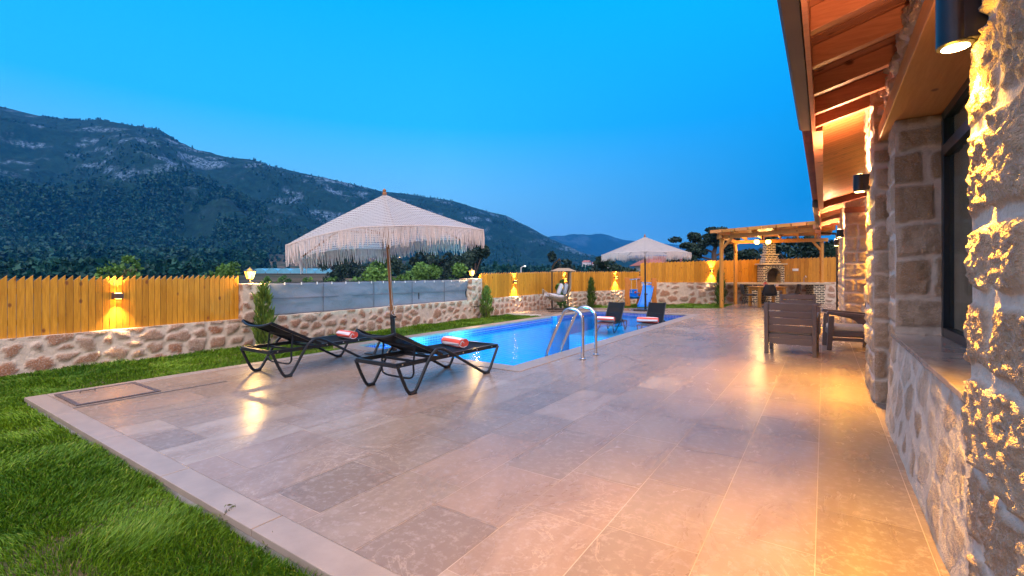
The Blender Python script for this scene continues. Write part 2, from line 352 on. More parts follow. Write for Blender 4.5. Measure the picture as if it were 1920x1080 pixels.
# ------------------------------------------------------------------ lights
WARM = (1.0, .50, .045); WARM2 = (1.0, .47, .24); FENCE_UP = (1, .55, .34); FENCE_DOWN = (1, .66, .32)
def spot(parent, loc, direction, watts, angle, col=WARM, blend=.5, r=.03):
    l = bpy.data.lights.new('spot_light', 'SPOT'); l.energy = watts; l.spot_size = R(angle); l.spot_blend = blend; l.color = col; l.shadow_soft_size = r
    o = bpy.data.objects.new('spot_light', l); COL.objects.link(o); o.parent = parent; o.location = loc
    o.rotation_euler = Vector(direction).to_track_quat('-Z', 'Y').to_euler(); return o
def point(parent, loc, watts, col=WARM, r=.05):
    l = bpy.data.lights.new('point_light', 'POINT'); l.energy = watts; l.color = col; l.shadow_soft_size = r
    o = bpy.data.objects.new('point_light', l); COL.objects.link(o); o.parent = parent; o.location = loc; return o
#@@BODY
# ------------------------------------------------------------------ ground and terrain
def m_ground():
    m, t, b = mat('ground_soil'); n = noise(t, .25, 6, .65); n2 = noise(t, 9, 5, .65)
    c = ramp(t, n, [(.35, (.05, .075, .02)), (.6, (.12, .10, .055))]); c = mixc(t, maprange(t, n2, .4, .7, 0, .6), c, (.04, .05, .02)); t.links.new(c, b.inputs['Base Color']); b.inputs['Roughness'].default_value = .95; return m
M['ground'] = m_ground()
g = MB().add([(-6000, -6000, -.14), (6000, -6000, -.14), (6000, 6000, -.14), (-6000, 6000, -.14), (-6.42, 4.9, -.14), (-3.25, 4.9, -.14), (-3.25, 14.36, -.14), (-6.42, 14.36, -.14)], [(0, 1, 5, 4), (1, 2, 6, 5), (2, 3, 7, 6), (3, 0, 4, 7)]).build('ground', M['ground']); tag(g, kind='structure')
def m_hill():
    m, t, b = mat('hill_cover'); rk, fd = attr(t, 'rock'), attr(t, 'field')
    n = noise(t, .11, 7, .72); n2 = noise(t, .022, 5, .6)
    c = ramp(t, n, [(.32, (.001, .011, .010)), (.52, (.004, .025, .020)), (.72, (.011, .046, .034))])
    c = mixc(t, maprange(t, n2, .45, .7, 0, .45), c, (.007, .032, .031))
    rn = noise(t, .28, 8, .78); rm = N(t, 'ShaderNodeMath', operation='MULTIPLY'); t.links.new(rk, rm.inputs[0]); t.links.new(maprange(t, rn, .47, .57), rm.inputs[1])
    c = mixc(t, rm.outputs[0], c, (.13, .22, .33))
    fc = ramp(t, noise(t, .05, 6, .65, (1, 1, 6)), [(.35, (.025, .05, .025)), (.52, (.09, .075, .05)), (.7, (.17, .13, .09))]); c = mixc(t, fd, c, fc)
    t.links.new(c, b.inputs['Base Color']); b.inputs['Roughness'].default_value = .95; b.inputs['Specular IOR Level'].default_value = .1
    bump(t, b, n, .9, 4.); return m
M['hill'] = m_hill()
def terrain(name, px0, px1, ncol, ridge, d_ridge, d_base, py_base, d_start, d_end, nrow, seed, rocky):
    px = np.linspace(px0, px1, ncol); r = (px-960)/875
    rx, ry = np.array(ridge).T
    py = np.interp(px, rx, ry); dr = np.interp(px, *np.array(d_ridge).T); db = np.interp(px, *np.array(d_base).T)
    zr = EYE+(517-py)/875*dr; zb = EYE+(517-py_base)/875*db
    s = np.concatenate([np.linspace(0, .22, nrow//5, endpoint=False), np.linspace(.22, 1, nrow), 1+np.linspace(.02, .9, nrow//5)])
    D = np.where(s[:, None] < .22, d_start+(db-d_start)*(s[:, None]/.22), db+(dr-db)*((s[:, None]-.22)/.78))
    T = (D-db)/(dr-db)
    P = FW[None, None]*D[..., None]+RT[None, None]*(r[None, :, None]*D[..., None]); X, Y = P[..., 0], P[..., 1]
    tt = np.clip(T, 0, 1); prof = .62*tt+.38*tt*tt*(3-2*tt)
    Z = np.where(T < 0, -.3+(zb+.3)*np.clip((D-d_start)/(db-d_start), 0, 1)**1.3, zb+(zr-zb)*prof)
    Z = np.where(T > 1, zr-(T-1)*(dr-db)*.30, Z)
    k = dr.mean()/1000
    rid = 1-np.abs(fbm(X/(150*k), Y/(150*k), o=5, seed=seed))*2
    env = np.clip(tt*6, 0, 1)*np.clip((1-T)*2.2, 0, 1)
    Z = Z+env*(rid-.55)*38*k+fbm(X/(34*k), Y/(34*k), o=4, seed=seed+9)*(4.5*k*np.clip(tt*5, 0, 1)*(.35+.65*np.clip((1-T)*3, 0, 1)))
    q = fbm(X/(120*k), Y/(120*k), Z/(40*k), o=4, seed=seed+20); q2 = fbm(X/(26*k), Y/(26*k), Z/(10*k), o=4, seed=seed+31)
    rock = sstep(.17, .38, q*.62+q2*.8+.03)*sstep(.22, .55, tt)*rocky
    pxg = px[None, :]+0*X; field = np.clip(sstep(.13, .02, tt)*sstep(400, 520, pxg)*sstep(800, 700, pxg)+sstep(.02, -.3, T)*.25+sstep(.10, .0, tt)*sstep(.15, .4, q2)*.8, 0, 1)
    nr, nc = X.shape; idx = np.arange(nr*nc).reshape(nr, nc)
    F = np.stack([idx[:-1, :-1], idx[:-1, 1:], idx[1:, 1:], idx[1:, :-1]], -1).reshape(-1, 4)
    o = npmesh(name, np.stack([X, Y, Z], -1).reshape(-1, 3), F, M['hill'], rock=rock.ravel(), field=field.ravel()); tag(o, kind='structure')
    return dict(px=px, D=D, X=X, Y=Y, Z=Z, T=T, q=q)
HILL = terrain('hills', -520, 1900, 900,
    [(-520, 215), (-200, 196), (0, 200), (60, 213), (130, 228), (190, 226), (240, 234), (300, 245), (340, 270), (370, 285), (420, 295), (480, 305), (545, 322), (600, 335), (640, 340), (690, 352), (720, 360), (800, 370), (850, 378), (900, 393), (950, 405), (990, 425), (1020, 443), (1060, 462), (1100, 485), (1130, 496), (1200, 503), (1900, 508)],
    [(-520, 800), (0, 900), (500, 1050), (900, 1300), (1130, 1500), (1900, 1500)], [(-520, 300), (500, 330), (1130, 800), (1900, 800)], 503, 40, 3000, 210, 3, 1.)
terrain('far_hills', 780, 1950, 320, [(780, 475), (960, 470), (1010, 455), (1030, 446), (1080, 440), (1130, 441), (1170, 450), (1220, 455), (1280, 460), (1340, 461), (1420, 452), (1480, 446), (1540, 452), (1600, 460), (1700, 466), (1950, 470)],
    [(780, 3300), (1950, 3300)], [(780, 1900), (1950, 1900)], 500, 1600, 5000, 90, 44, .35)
def hill_at(px, s):   # row fraction on the hill mesh
    c = np.clip(np.interp(px, HILL['px'], np.arange(len(HILL['px']))).astype(int), 0, len(HILL['px'])-1)
    nrow = HILL['X'].shape[0]; i = np.clip((s*nrow).astype(int), 0, nrow-1)
    return np.stack([HILL['X'][i, c], HILL['Y'][i, c], HILL['Z'][i, c]], -1), HILL['q'][i, c], HILL['T'][i, c], HILL['D'][i, c]
def cards(P, size, aspect=1.0, up=0.):
    n = len(P); a = RNG.normal(size=(n, 3)); a /= np.linalg.norm(a, axis=1)[:, None]; b = RNG.normal(size=(n, 3)); b[:, 2] += up
    b -= a*(a*b).sum(1)[:, None]; b /= np.linalg.norm(b, axis=1)[:, None]; c = np.cross(a, b); s = np.asarray(size).reshape(-1, 1)*np.ones((n, 1))
    u, v = b*s*aspect, c*s
    vs = np.stack([P-u*.5-v*.18, P+v*.5*0-u*.1+v*.5, P+u*.5, P-u*.1-v*.5], 1).reshape(-1, 3)
    return vs, np.arange(4*n).reshape(n, 4)
def card_mesh(name, P, size, tone, m, parent=None, aspect=1., up=0.):
    vs, fs = cards(P, size, aspect, up); return npmesh(name, vs, fs, m, parent, smooth=False, tone=np.repeat(tone, 4))
# the wooded lower slope, and shrubs over the whole hillside
def forest(name, n, pxr, sr, hgt, leaves, size, thr, m, seed):
    px = RNG.uniform(*pxr, n); s = RNG.uniform(*sr, n)
    p, q, T, D = hill_at(px, s); den = fbm(p[:, 0]/60, p[:, 1]/60, seed=seed); k = den > thr+RNG.uniform(0, .9, n)*sstep(sr[0]+(sr[1]-sr[0])*.45, sr[1], s)*1.1; p = p[k]; n = len(p)
    h = RNG.uniform(.6, 1.15, n)*hgt; tn = RNG.uniform(0, 1, n)
    u = RNG.uniform(0, 1, (n, leaves)); an = RNG.uniform(0, 6.283, (n, leaves)); rr = (1-u*.92)*h[:, None]*.30*np.sqrt(RNG.uniform(.1, 1, (n, leaves)))
    P = np.stack([p[:, 0, None]+np.cos(an)*rr, p[:, 1, None]+np.sin(an)*rr, p[:, 2, None]-.3+u*h[:, None]], -1).reshape(-1, 3)
    tone = np.clip(np.repeat(tn, leaves)*.7+RNG.uniform(0, .35, n*leaves), 0, 1)
    o = card_mesh(name, P, RNG.uniform(.7, 1.3, len(P))*size, tone, m, aspect=1.3, up=.8); tag(o, kind='stuff'); return o
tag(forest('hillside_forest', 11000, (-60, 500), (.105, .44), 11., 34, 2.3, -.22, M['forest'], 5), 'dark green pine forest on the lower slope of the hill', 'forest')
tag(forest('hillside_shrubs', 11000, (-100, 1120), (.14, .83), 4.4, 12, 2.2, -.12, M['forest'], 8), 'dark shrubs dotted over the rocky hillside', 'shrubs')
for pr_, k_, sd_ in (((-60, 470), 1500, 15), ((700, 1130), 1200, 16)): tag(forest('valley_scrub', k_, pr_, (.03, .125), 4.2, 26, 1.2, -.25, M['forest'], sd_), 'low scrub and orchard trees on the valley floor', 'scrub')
# ------------------------------------------------------------------ deck of long travertine tiles
def clip(poly, region):
    k = len(region)
    for i in range(k):
        (ax, ay), (bx_, by) = region[i], region[(i+1) % k]; o = []
        for j in range(len(poly)):
            p, q = poly[j], poly[(j+1) % len(poly)]
            sp = (bx_-ax)*(p[1]-ay)-(by-ay)*(p[0]-ax); sq = (bx_-ax)*(q[1]-ay)-(by-ay)*(q[0]-ax)
            if sp >= 0: o.append(p)
            if (sp >= 0) != (sq >= 0): f = sp/(sp-sq); o.append((p[0]+(q[0]-p[0])*f, p[1]+(q[1]-p[1])*f))
        poly = o
        if len(poly) < 3: return []
    return poly
DECK = [[(-6.12, 1.25), (.62, 1.25), (.62, 4.67), (-6.12, 4.67)], [(-3.03, 4.67), (2.7, 4.67), (2.7, 25.), (-3.03, 21.6)],
        [(-8.15, 11.9), (-6.90, 11.9), (-6.90, 15.48), (-8.15, 14.75)], [(-6.90, 14.60), (-3.03, 14.60), (-3.03, 17.75), (-6.90, 15.48)]]
vs, fs, tn = [], [], []
row = 0; x = -8.43
rnd = random.Random(11)
while x < 2.8:
    y = 1.25-rnd.uniform(0, .8); w = .40
    while y < 25:
        L = rnd.choice((.6, .6, .8, .5, .95)); tone = min(1, max(0, rnd.gauss(.5, .27))); g_ = .0017
        for reg in DECK:
            p = clip([(x+g_, y+g_), (x+w-g_, y+g_), (x+w-g_, y+L-g_), (x+g_, y+L-g_)], reg)
            if p:
                a, b_ = rnd.uniform(-.0007, .0007), rnd.uniform(-.0007, .0007); base = len(vs)
                vs += [(q[0], q[1], a*(q[0]-x-w/2)*4+b_*(q[1]-y-L/2)*3) for q in p]; tn += [tone]*len(p); fs.append(tuple(range(base, base+len(p))))
        y += L
    x += w
me = bpy.data.meshes.new('terrace'); me.from_pydata(vs, [], fs); me.attributes.new('tone', 'FLOAT', 'POINT').data.foreach_set('value', np.array(tn, np.float32)); me.materials.append(M['tile'])
tag(link('terrace_paving', me), kind='structure')
b = MB()
for reg in DECK: b.prism(reg, -.13, -.0012)
tag(b.build('terrace_bed', M['grout']), kind='structure')
b = MB(); y0, y1 = 1.10, 1.247                     # pale border stones along the open edges
xs = [-6.27]+[-6.27+1.02*i+rnd.uniform(-.06, .06) for i in range(1, 7)]+[.62]
for p, q in zip(xs, xs[1:]): b.bx(p+.002, q-.003, y0, y1, -.035, .003)
ys = [1.25+i*.86 for i in range(5)]
for p, q in zip(ys, ys[1:]): b.bx(-6.27, -6.123, p+.002, min(q, 4.66)-.003, -.035, .003)
tag(b.build('terrace_border', M['coping'], bevel=.004), kind='structure')
b = MB(); b.bx(-6.25, .62, 1.12, 1.24, -.13, -.036); b.bx(-6.25, -6.13, 1.25, 4.6, -.13, -.036); b.bx(-8.15, -6.92, 11.87, 11.898, -.13, .002); tag(b.build('terrace_kerb', M['concrete']), kind='structure')
# access hatch let into the deck
h = empty('access_hatch', (-5.82, 1.60, 0), 0, 'metal framed stone hatch with a small handle at the deck corner', 'hatch')
b = MB()
for c, d in (((0, -.30, .006), (.68, .035, .008)), ((0, .30, .006), (.68, .035, .008)), ((-.325, 0, .006), (.03, .565, .008)), ((.325, 0, .006), (.03, .565, .008))): b.box(c, d)
b.build('hatch_frame', simple('hatch_metal', (.16, .13, .13), .35, .6, .1), h, bevel=.002)
b = MB(); b.tone = .8; b.box((0, 0, .0045), (.61, .56, .003)); b.build('hatch_lid', M['tile'], h)
MB().tube([(-.2, -.16, .01), (-.2, -.16, .028), (-.2, -.05, .028), (-.2, -.05, .01)], .008, 6).build('handle', simple('hatch_handle', (.25, .2, .17), .4, .7), h)
b = MB(); b.bx(-5.42, -5.40, 1.25, 2.5, .002, .006); tag(b.build('floor_drain', simple('drain_metal', (.30, .24, .2), .4, .6)), 'thin metal drain slot beside the access hatch', 'drain')
# ------------------------------------------------------------------ swimming pool
PX0, PX1, PY0, PY1, PD = -6.38, -3.28, 4.95, 14.32, -1.45
pool = empty('swimming_pool', (0, 0, 0), 0, 'long rectangular swimming pool of blue mosaic with pale stone coping', 'pool')
b = MB()
b.add([(PX0, PY0, PD), (PX1, PY0, PD), (PX1, PY1, PD), (PX0, PY1, PD)], [(0, 1, 2, 3)]); b.build('pool_floor', M['poolfloor'], pool)
for nm, z0, z1, mm in (('pool_wall', PD, -.20, 'mosaic2'), ('waterline_tiles', -.20, -.003, 'mosaic')):
    b = MB()
    for p, q in (((PX0, PY0), (PX1, PY0)), ((PX1, PY0), (PX1, PY1)), ((PX1, PY1), (PX0, PY1)), ((PX0, PY1), (PX0, PY0))):
        b.add([(*p, z0), (*q, z0), (*q, z1), (*p, z1)], [(0, 1, 2, 3)])
    b.build(nm, M[mm], pool)
b = MB(); b.bx(PX0-.02, PX0+.03, 11.6, 11.8, -.3, .004); b.bx(PX0-.25, PX0+.12, 11.6, 11.66, -.3, .0); b.build('overflow_block', M['mosaic2'], pool)
b = MB(); CW = .26
def stones(p, q, L):
    n = max(1, round((q-p)/L)); return [(p+(q-p)*i/n+.0025, p+(q-p)*(i+1)/n-.0025) for i in range(n)]
for p, q in stones(PY0-CW, PY1+CW, .62):
    b.bx(PX1-.012, PX1+CW-.01, p, q, -.03, .006)
    if q < 11.7 or p > 11.5: b.bx(PX0-CW, PX0+.012, p, q, -.03, .006)
for p, q in stones(PX0+.014, PX1-.014, .62): b.bx(p, q, PY0-CW, PY0+.012, -.03, .006); b.bx(p, q, PY1-.012, PY1+CW, -.03, .006)
b.build('coping', M['coping'], pool, bevel=.006)
b = MB()
for c, d in (((PX0-.14, 8.3, -.09), (.24, 7.2, .11)), ((PX0-.14, 13, -.09), (.24, 3, .11))): b.box(c, d)
b.build('coping_bed', M['concrete'], pool)
b = MB(); b.bx(PX1+CW-.008, PX1+CW-.002, PY0-CW, PY1+CW, -.01, .0015); b.build('joint', simple('joint_filler', (.30, .16, .08), .8), pool)
b = MB(); b.add([(PX0+.002, PY0+.002, -.115), (PX1-.002, PY0+.002, -.115), (PX1-.002, PY1-.002, -.115), (PX0+.002, PY1-.002, -.115)], [(0, 1, 2, 3)])
tag(b.build('pool_water', M['water']), kind='structure')
b = MB(); b.bx(-5.75, -3.3, 11.4, 14.30, PD+.002, -.45); b.build('sun_shelf', M['mosaic2'], pool)
for i, (lx, ly, dx, dy) in enumerate(((PX1, 6.6, -1, 0), (PX1, 9.2, -1, 0), (PX1, 11.0, -1, 0), (-4.1, PY0, 0, 1), (-5.4, PY0, 0, 1))):
    l = empty('pool_light', (lx+dx*.012, ly+dy*.012, -.62), math.atan2(dy, dx), 'round white underwater light in the pool wall', 'pool light', 'underwater pool lights')
    rm = Matrix.Rotation(R(90), 4, 'Y')
    MB().lathe([(.001, 0), (.085, 0), (.085, .012), (.07, .02), (.001, .02)]).build('lens', emit('pool_lens', (.6, .9, 1), 5) if i == 0 else bpy.data.materials['pool_lens'], l).matrix_basis = rm
    spot(l, (.07, 0, 0), (1, 0, -.12), 150, 165, (.62, .93, 1.), .4, .08)
# ladder
ld = empty('pool_ladder', (-3.0, 6.1, 0), 0, 'stainless steel pool ladder rails curving into the water', 'pool ladder')
for dy in (-.22, .22):
    pts = [(.24, dy, .005)]+[(.24, dy, .50)]
    for i in range(1, 12):
        a = math.pi*i/12*.82; pts.append((.07+.17*math.cos(a), dy, .52+.17*math.sin(a)))
    pts += [(-.20, dy, .33), (-.32, dy, .06), (-.36, dy, -.10), (-.36, dy, -1.1)]
    MB().tube(pts, .021, 10).build('rail', M['steel'], ld, True)
    MB().lathe([(.045, .006), (.045, .012), (.024, .02), (.024, .03)], (.24, dy, 0), 16).build('flange', M['steel'], ld, True)
for z in (-.35, -.62, -.89): MB().box((-.36, 0, z), (.07, .44, .025)).build('step', M['steel'], ld)
# ------------------------------------------------------------------ stone work
def stone_sheet(P0, U, Vv, w, h, res, seed, style='rubble', out=.016, rough=.008, cell=(.26, .17), h1=None, mort=.10, smear=0., fade=.03, wob=.012):
    P0, U, Vv = (np.array(q, float) for q in (P0, U, Vv)); Nn = np.cross(U, Vv)
    nu, nv = max(2, int(w/res)+1), max(2, int(h/res)+1); u = np.linspace(0, w, nu); v = np.linspace(0, 1, nv); Ug, Vg = np.meshgrid(u, v)
    hh = h+((h1 if h1 is not None else h)-h)*Ug/w; Vm = Vg*hh
    wu = fbm(Ug*7, Vm*7, seed*1.7, 3, seed)*.03; wv = fbm(Ug*7+50, Vm*7, seed*1.7, 3, seed+3)*.03
    if style == 'rubble':
        su, sv = (Ug+wu)/cell[0], (Vm+wv)/cell[1]; iu, iv = np.floor(su).astype(np.int64), np.floor(sv).astype(np.int64)
        F1 = np.full(su.shape, 9.); F2 = F1.copy(); ID = np.zeros(su.shape)
        for du in (-1, 0, 1):
            for dv in (-1, 0, 1):
                ci, cj = iu+du, iv+dv; jx = ci+.5+(_h(ci, cj, 0*ci, seed)-.5)*.8; jy = cj+.5+(_h(ci, cj, 0*ci, seed+1)-.5)*.8
                d = np.hypot(su-jx, sv-jy); i_ = _h(ci, cj, 0*ci, seed+2); lt = d < F1
                F2 = np.where(lt, F1, np.minimum(F2, d)); F1 = np.where(lt, d, F1); ID = np.where(lt, i_, ID)
        th = mort+ID*.30; st = sstep(th, th+.10, F2-F1); tone = (ID*7.31) % 1
    else:
        r_ = random.Random(seed); st = np.zeros(Ug.shape); tone = np.zeros(Ug.shape); z = 0.
        while z < h:
            rh = r_.uniform(*cell[1]) if isinstance(cell[1], tuple) else cell[1]; uu = -r_.uniform(0, .2)
            while uu < w:
                bw = r_.uniform(*cell[0]); g1 = r_.uniform(.008, .022)
                gu, gv = r_.uniform(-.012, .006), r_.uniform(-.008, .004); rc = .035; qa = np.maximum(np.abs(Ug+wu-uu-bw/2)-(bw/2-g1-gu-rc), 0); qb = np.maximum(np.abs(Vm+wv-z-rh/2)-(rh/2-g1-gv-rc), 0); s1 = sstep(0, .02, rc-np.hypot(qa, qb))
                tone = np.where(s1 > st, r_.random(), tone); st = np.maximum(st, s1); uu += bw
            z += rh
    if smear: st = st*np.clip(1-smear+fbm(Ug*5, Vm*2.2, seed, 4, seed+50)*1.3, 0, 1)
    P = P0+U*Ug[..., None]+Vv*Vm[..., None]
    ed = np.minimum(np.minimum(Ug, w-Ug), np.minimum(Vm, hh-Vm)); fd = sstep(0, fade, ed)
    f1 = fbm(P[..., 0]*14, P[..., 1]*14, P[..., 2]*14, 4, 17); f2 = fbm(P[..., 0]*45, P[..., 1]*45, P[..., 2]*45, 3, 23)*1.5
    disp = (st*out*(.5+tone)+(f1*rough*1.4+f2*rough*.8)*(.35+st))*fd
    wv3 = np.stack([fbm(P[..., 0]*3+a, P[..., 1]*3, P[..., 2]*3, 3, 40+a) for a in (0, 7, 13)], -1)*wob
    P = P+Nn*disp[..., None]+wv3
    idx = np.arange(nu*nv).reshape(nv, nu); F = np.stack([idx[:-1, :-1], idx[:-1, 1:], idx[1:, 1:], idx[1:, :-1]], -1).reshape(-1, 4)
    return P.reshape(-1, 3), F, st.ravel(), tone.ravel()
def stone_mesh(name, sheets, m, parent=None):
    vs, fs, st, tn = [], [], [], []; o = 0
    for v, f, s, t_ in sheets: vs.append(v); fs.append(f+o); st.append(s); tn.append(t_); o += len(v)
    return npmesh(name, np.concatenate(vs), np.concatenate(fs), m, parent, True, stone=np.concatenate(st), tone=np.concatenate(tn))
def stone_box(name, x0, x1, y0, y1, z0, z1, res, seed, parent=None, faces='-x -y +y +z', m=None, **k):
    sh = []; H = z1-z0; X, Y_, Z = (1, 0, 0), (0, 1, 0), (0, 0, 1); nX, nY = (-1, 0, 0), (0, -1, 0)
    for i, f in enumerate(faces.split()):
        a = dict(**k)
        if f == '-x': q = ((x0, y1, z0), nY, Z, y1-y0, H)
        if f == '+x': q = ((x1, y0, z0), Y_, Z, y1-y0, H)
        if f == '-y': q = ((x0, y0, z0), X, Z, x1-x0, H)
        if f == '+y': q = ((x1, y1, z0), nX, Z, x1-x0, H)
        if f == '+z': q = ((x0, y0, z1), X, Y_, x1-x0, y1-y0); a.update(mort=.9, out=.0, style='rubble', cell=(.26, .17))
        sh.append(stone_sheet(*q, res, seed+i*3, **a))
    return stone_mesh(name, sh, m or M['housestone'], parent)
def wall_run(name, P, Q, z0, za, zb, th, res, seed, label, **k):
    """a low rubble wall from P to Q, its right-hand face towards the garden"""
    P, Q = np.array(P, float), np.array(Q, float); L = np.linalg.norm(Q-P); d = (Q-P)/L; n = np.array([d[1], -d[0]]); D3, N3 = np.array([*d, 0]), np.array([*n, 0])
    A = np.array([*P, z0]); root = empty(name, (0, 0, 0), 0, label, 'garden wall')
    sh = [stone_sheet(A, D3, (0, 0, 1), L, za-z0, res, seed, h1=zb-z0, **k), stone_sheet(A-N3*th+D3*L, -D3, (0, 0, 1), L, zb-z0, .12, seed+5, h1=za-z0, **k)]
    up = np.array([*(d*L), zb-za])/L
    sh.append(stone_sheet(A+np.array([0, 0, za-z0]), up, -N3, L, th, .05, seed+9, mort=.9, out=0., cell=(.3, .2), wob=.012))
    stone_mesh('wall', sh, M['wallstone'], root); return root
GX = -8.15; C1 = (GX, 16.0); C2 = (-6.60, 19.9); C3 = (1.2, 24.25)
gw = wall_run('stone_garden_wall', (GX, -2.5), C1, -.2, .36, .53, .36, .028, 3, 'low whitewashed rubble wall with two pillars along the pool lawn')
for y in (4.0, 10.15): stone_box('pillar', GX-.42, GX+.03, y, y+.46, .3, 1.01 if y < 5 else 1.07, .025, int(y*10), gw, '-x +x -y +y +z', M['wallstone'], cell=(.26, .2))
wall_run('stone_garden_wall', C1, C2, -.2, .53, .55, .36, .035, 61, 'short diagonal rubble wall between the swing chair and the playset')
wall_run('stone_garden_wall', C2, C3, -.2, .85, .88, .36, .04, 71, 'tall back rubble wall behind the playset and the barbecue', cell=(.40, .24))
# ------------------------------------------------------------------ picket fences on the walls
def picket_fence(P, Q, za, zb, ta, tb, w, seed, label, inset=.07, flip=False):
    P, Q = np.array(P, float), np.array(Q, float); L = np.linalg.norm(Q-P); d = (Q-P)/L; n = np.array([d[1], -d[0]]); rr = random.Random(seed); k = int(L/w)
    root = empty('wooden_fence', (P[0], P[1], za), 0, label, 'fence', 'picket fences on the garden walls'); b = MB()
    for i in range(k):
        f0, f1 = i/k+.0012/w*0, (i+1)/k-.0055/L; f0 += .0; j = rr.uniform(-.003, .003); b.tone = rr.choice((rr.random()*.5, rr.random()*1.25))+.001
        z0 = za+(zb-za)*f0+.004; zt = ta+(tb-ta)*f0+rr.uniform(-.008, .008); sl = .068 if w < .1 else .06; e = (zt-sl, zt)
        if flip: e = e[::-1]
        o = P-n*inset; a, c = o+d*L*f0+n*j, o+d*L*f1+n*j; t_ = n*-.022
        q = [(a, z0), (c, z0), (c, e[1]), (a, e[0])]
        vs = [(p[0]-P[0], p[1]-P[1], z-za) for p, z in q]+[(p[0]+t_[0]-P[0], p[1]+t_[1]-P[1], z-za) for p, z in q]
        b.add(vs, [(0, 1, 2, 3), (7, 6, 5, 4), (0, 4, 5, 1), (1, 5, 6, 2), (2, 6, 7, 3), (3, 7, 4, 0)])
    b.build('planks', M['fence'], root, bevel=0)
    b = MB()
    for fz in (.25, .75):
        o = P-n*(inset+.046); h0, h1 = (ta-za)*fz, (tb-zb)*fz+(zb-za); b.bar((o[0]-P[0], o[1]-P[1], h0), (o[0]+d[0]*L-P[0], o[1]+d[1]*L-P[1], h1), .04, .07)
    b.build('rail', M['fence'], root); return root
picket_fence((GX, -2.5), (GX, 3.99), .36, .40, 1.15, 1.155, .0745, 1, 'golden saw-tooth picket fence on the low wall left of the first lantern')
picket_fence((GX, 10.62), C1, .47, .53, 1.23, 1.32, .125, 2, 'golden picket fence behind the swing chair, right of the second lantern')
picket_fence(C1, C2, .53, .55, 1.32, 1.34, .125, 3, 'golden picket fence on the diagonal wall left of the playset')
picket_fence(C2, C3, .85, .88, 1.74, 1.98, .15, 4, 'tallest golden picket fence behind the barbecue and the pergola')
# sconces
def sconce(loc, rz, label, wt=1.):
    s = empty('fence_sconce', loc, rz, label, 'sconce', 'up and down sconces on the fence')   # local -Y points out
    b = MB(); b.box((0, -.05, 0), (.10, .10, .075)); b.box((0, -.01, 0), (.12, .02, .09)); b.build('housing', simple('bronze_housing', (.16, .09, .07), .4, .5) if 'bronze_housing' not in bpy.data.materials else bpy.data.materials['bronze_housing'], s, bevel=.006)
    [MB().box((0, -.055, z), (.06, .05, .003)).build('lamp_glass', M['sconce_glass'], s) for z in (.0385, -.0385)]
    spot(s, (0, -.075, .045), (0, .06, 1), 50*wt, 92, FENCE_UP, 1., .02); spot(s, (0, -.075, -.045), (0, .05, -1), 75*wt, 80, FENCE_DOWN, 1., .02); return s
def on_fence(P, Q, f, z, label, wt=1., out=-.062):
    P, Q = np.array(P), np.array(Q); d = (Q-P)/np.linalg.norm(Q-P); n = np.array([d[1], -d[0]]); p = P+(Q-P)*f+n*out; return sconce((p[0], p[1], z), math.atan2(n[1], n[0])+R(90), label, wt)
on_fence((GX, 0.), (GX, 10.), .235, .87, 'bronze sconce nearest the camera, on the fence above the left lawn', 1.5)
on_fence((GX, 10.), (GX, 20.), .240, .96, 'bronze sconce on the fence between the second lantern and the swing chair', 4.)
on_fence((GX, 10.), (GX, 20.), .585, .99, 'bronze sconce on the fence just right of the swing chair', 4.)
on_fence(C1, C2, .64, 1.07, 'bronze sconce on the diagonal fence between the small conifer and the playset', 4.)
on_fence(C2, C3, .335, 1.36, 'bronze sconce on the tall back fence between the far parasol and the pergola', 4.)
# fabric screen between the pillars
sc = empty('fabric_screen', (GX-.12, 4.47, .42), 0, 'grey blue shade cloth stretched between the two lantern pillars', 'screen')
ny, nz = 170, 16; yy, zz = np.meshgrid(np.linspace(0, 5.67, ny), np.linspace(0, 1, nz)); top = .60+.03*yy/5.67-.012*np.abs(np.sin(yy*7.2))
xx = fbm(yy*1.2, zz*2.5, 3, 4, 77)*.06*np.sin(zz*3.14)+.012*np.sin(zz*16)*(fbm(yy*2, zz, 0, 2, 5))
idx = np.arange(ny*nz).reshape(nz, ny); F = np.stack([idx[:-1, :-1], idx[:-1, 1:], idx[1:, 1:], idx[1:, :-1]], -1).reshape(-1, 4)
o = npmesh('cloth', np.stack([xx, yy, zz*top], -1).reshape(-1, 3), F, M['screen'], sc); sd = o.modifiers.new('s', 'SOLIDIFY'); sd.thickness = .004
MB().tube([(0, 5.67*i/40, .605+.03*i/40-.008*math.sin(i*2.1)) for i in range(41)], .006, 6).build('top_wire', M['black'], sc)
b = MB()
for y in (0.05, 1.9, 3.8, 5.62): MB().bar((-.03, y, -.02), (-.03, y, .63), .03, .03).build('post', M['black'], sc)
for y in np.arange(.02, 5.67, .33): MB().box((.012, float(y), .585), (.012, .018, .05)).build('tie', M['white'], sc)
b = MB()
for y in (1.15, 2.4, 3.55, 4.7): b.box((.012, y, .30), (.006, .014, .56))
b.box((.014, 2.83, .315), (.006, 5.6, .012)); b.build('seam', simple('seam_cloth', (.10, .115, .15), .6), sc)
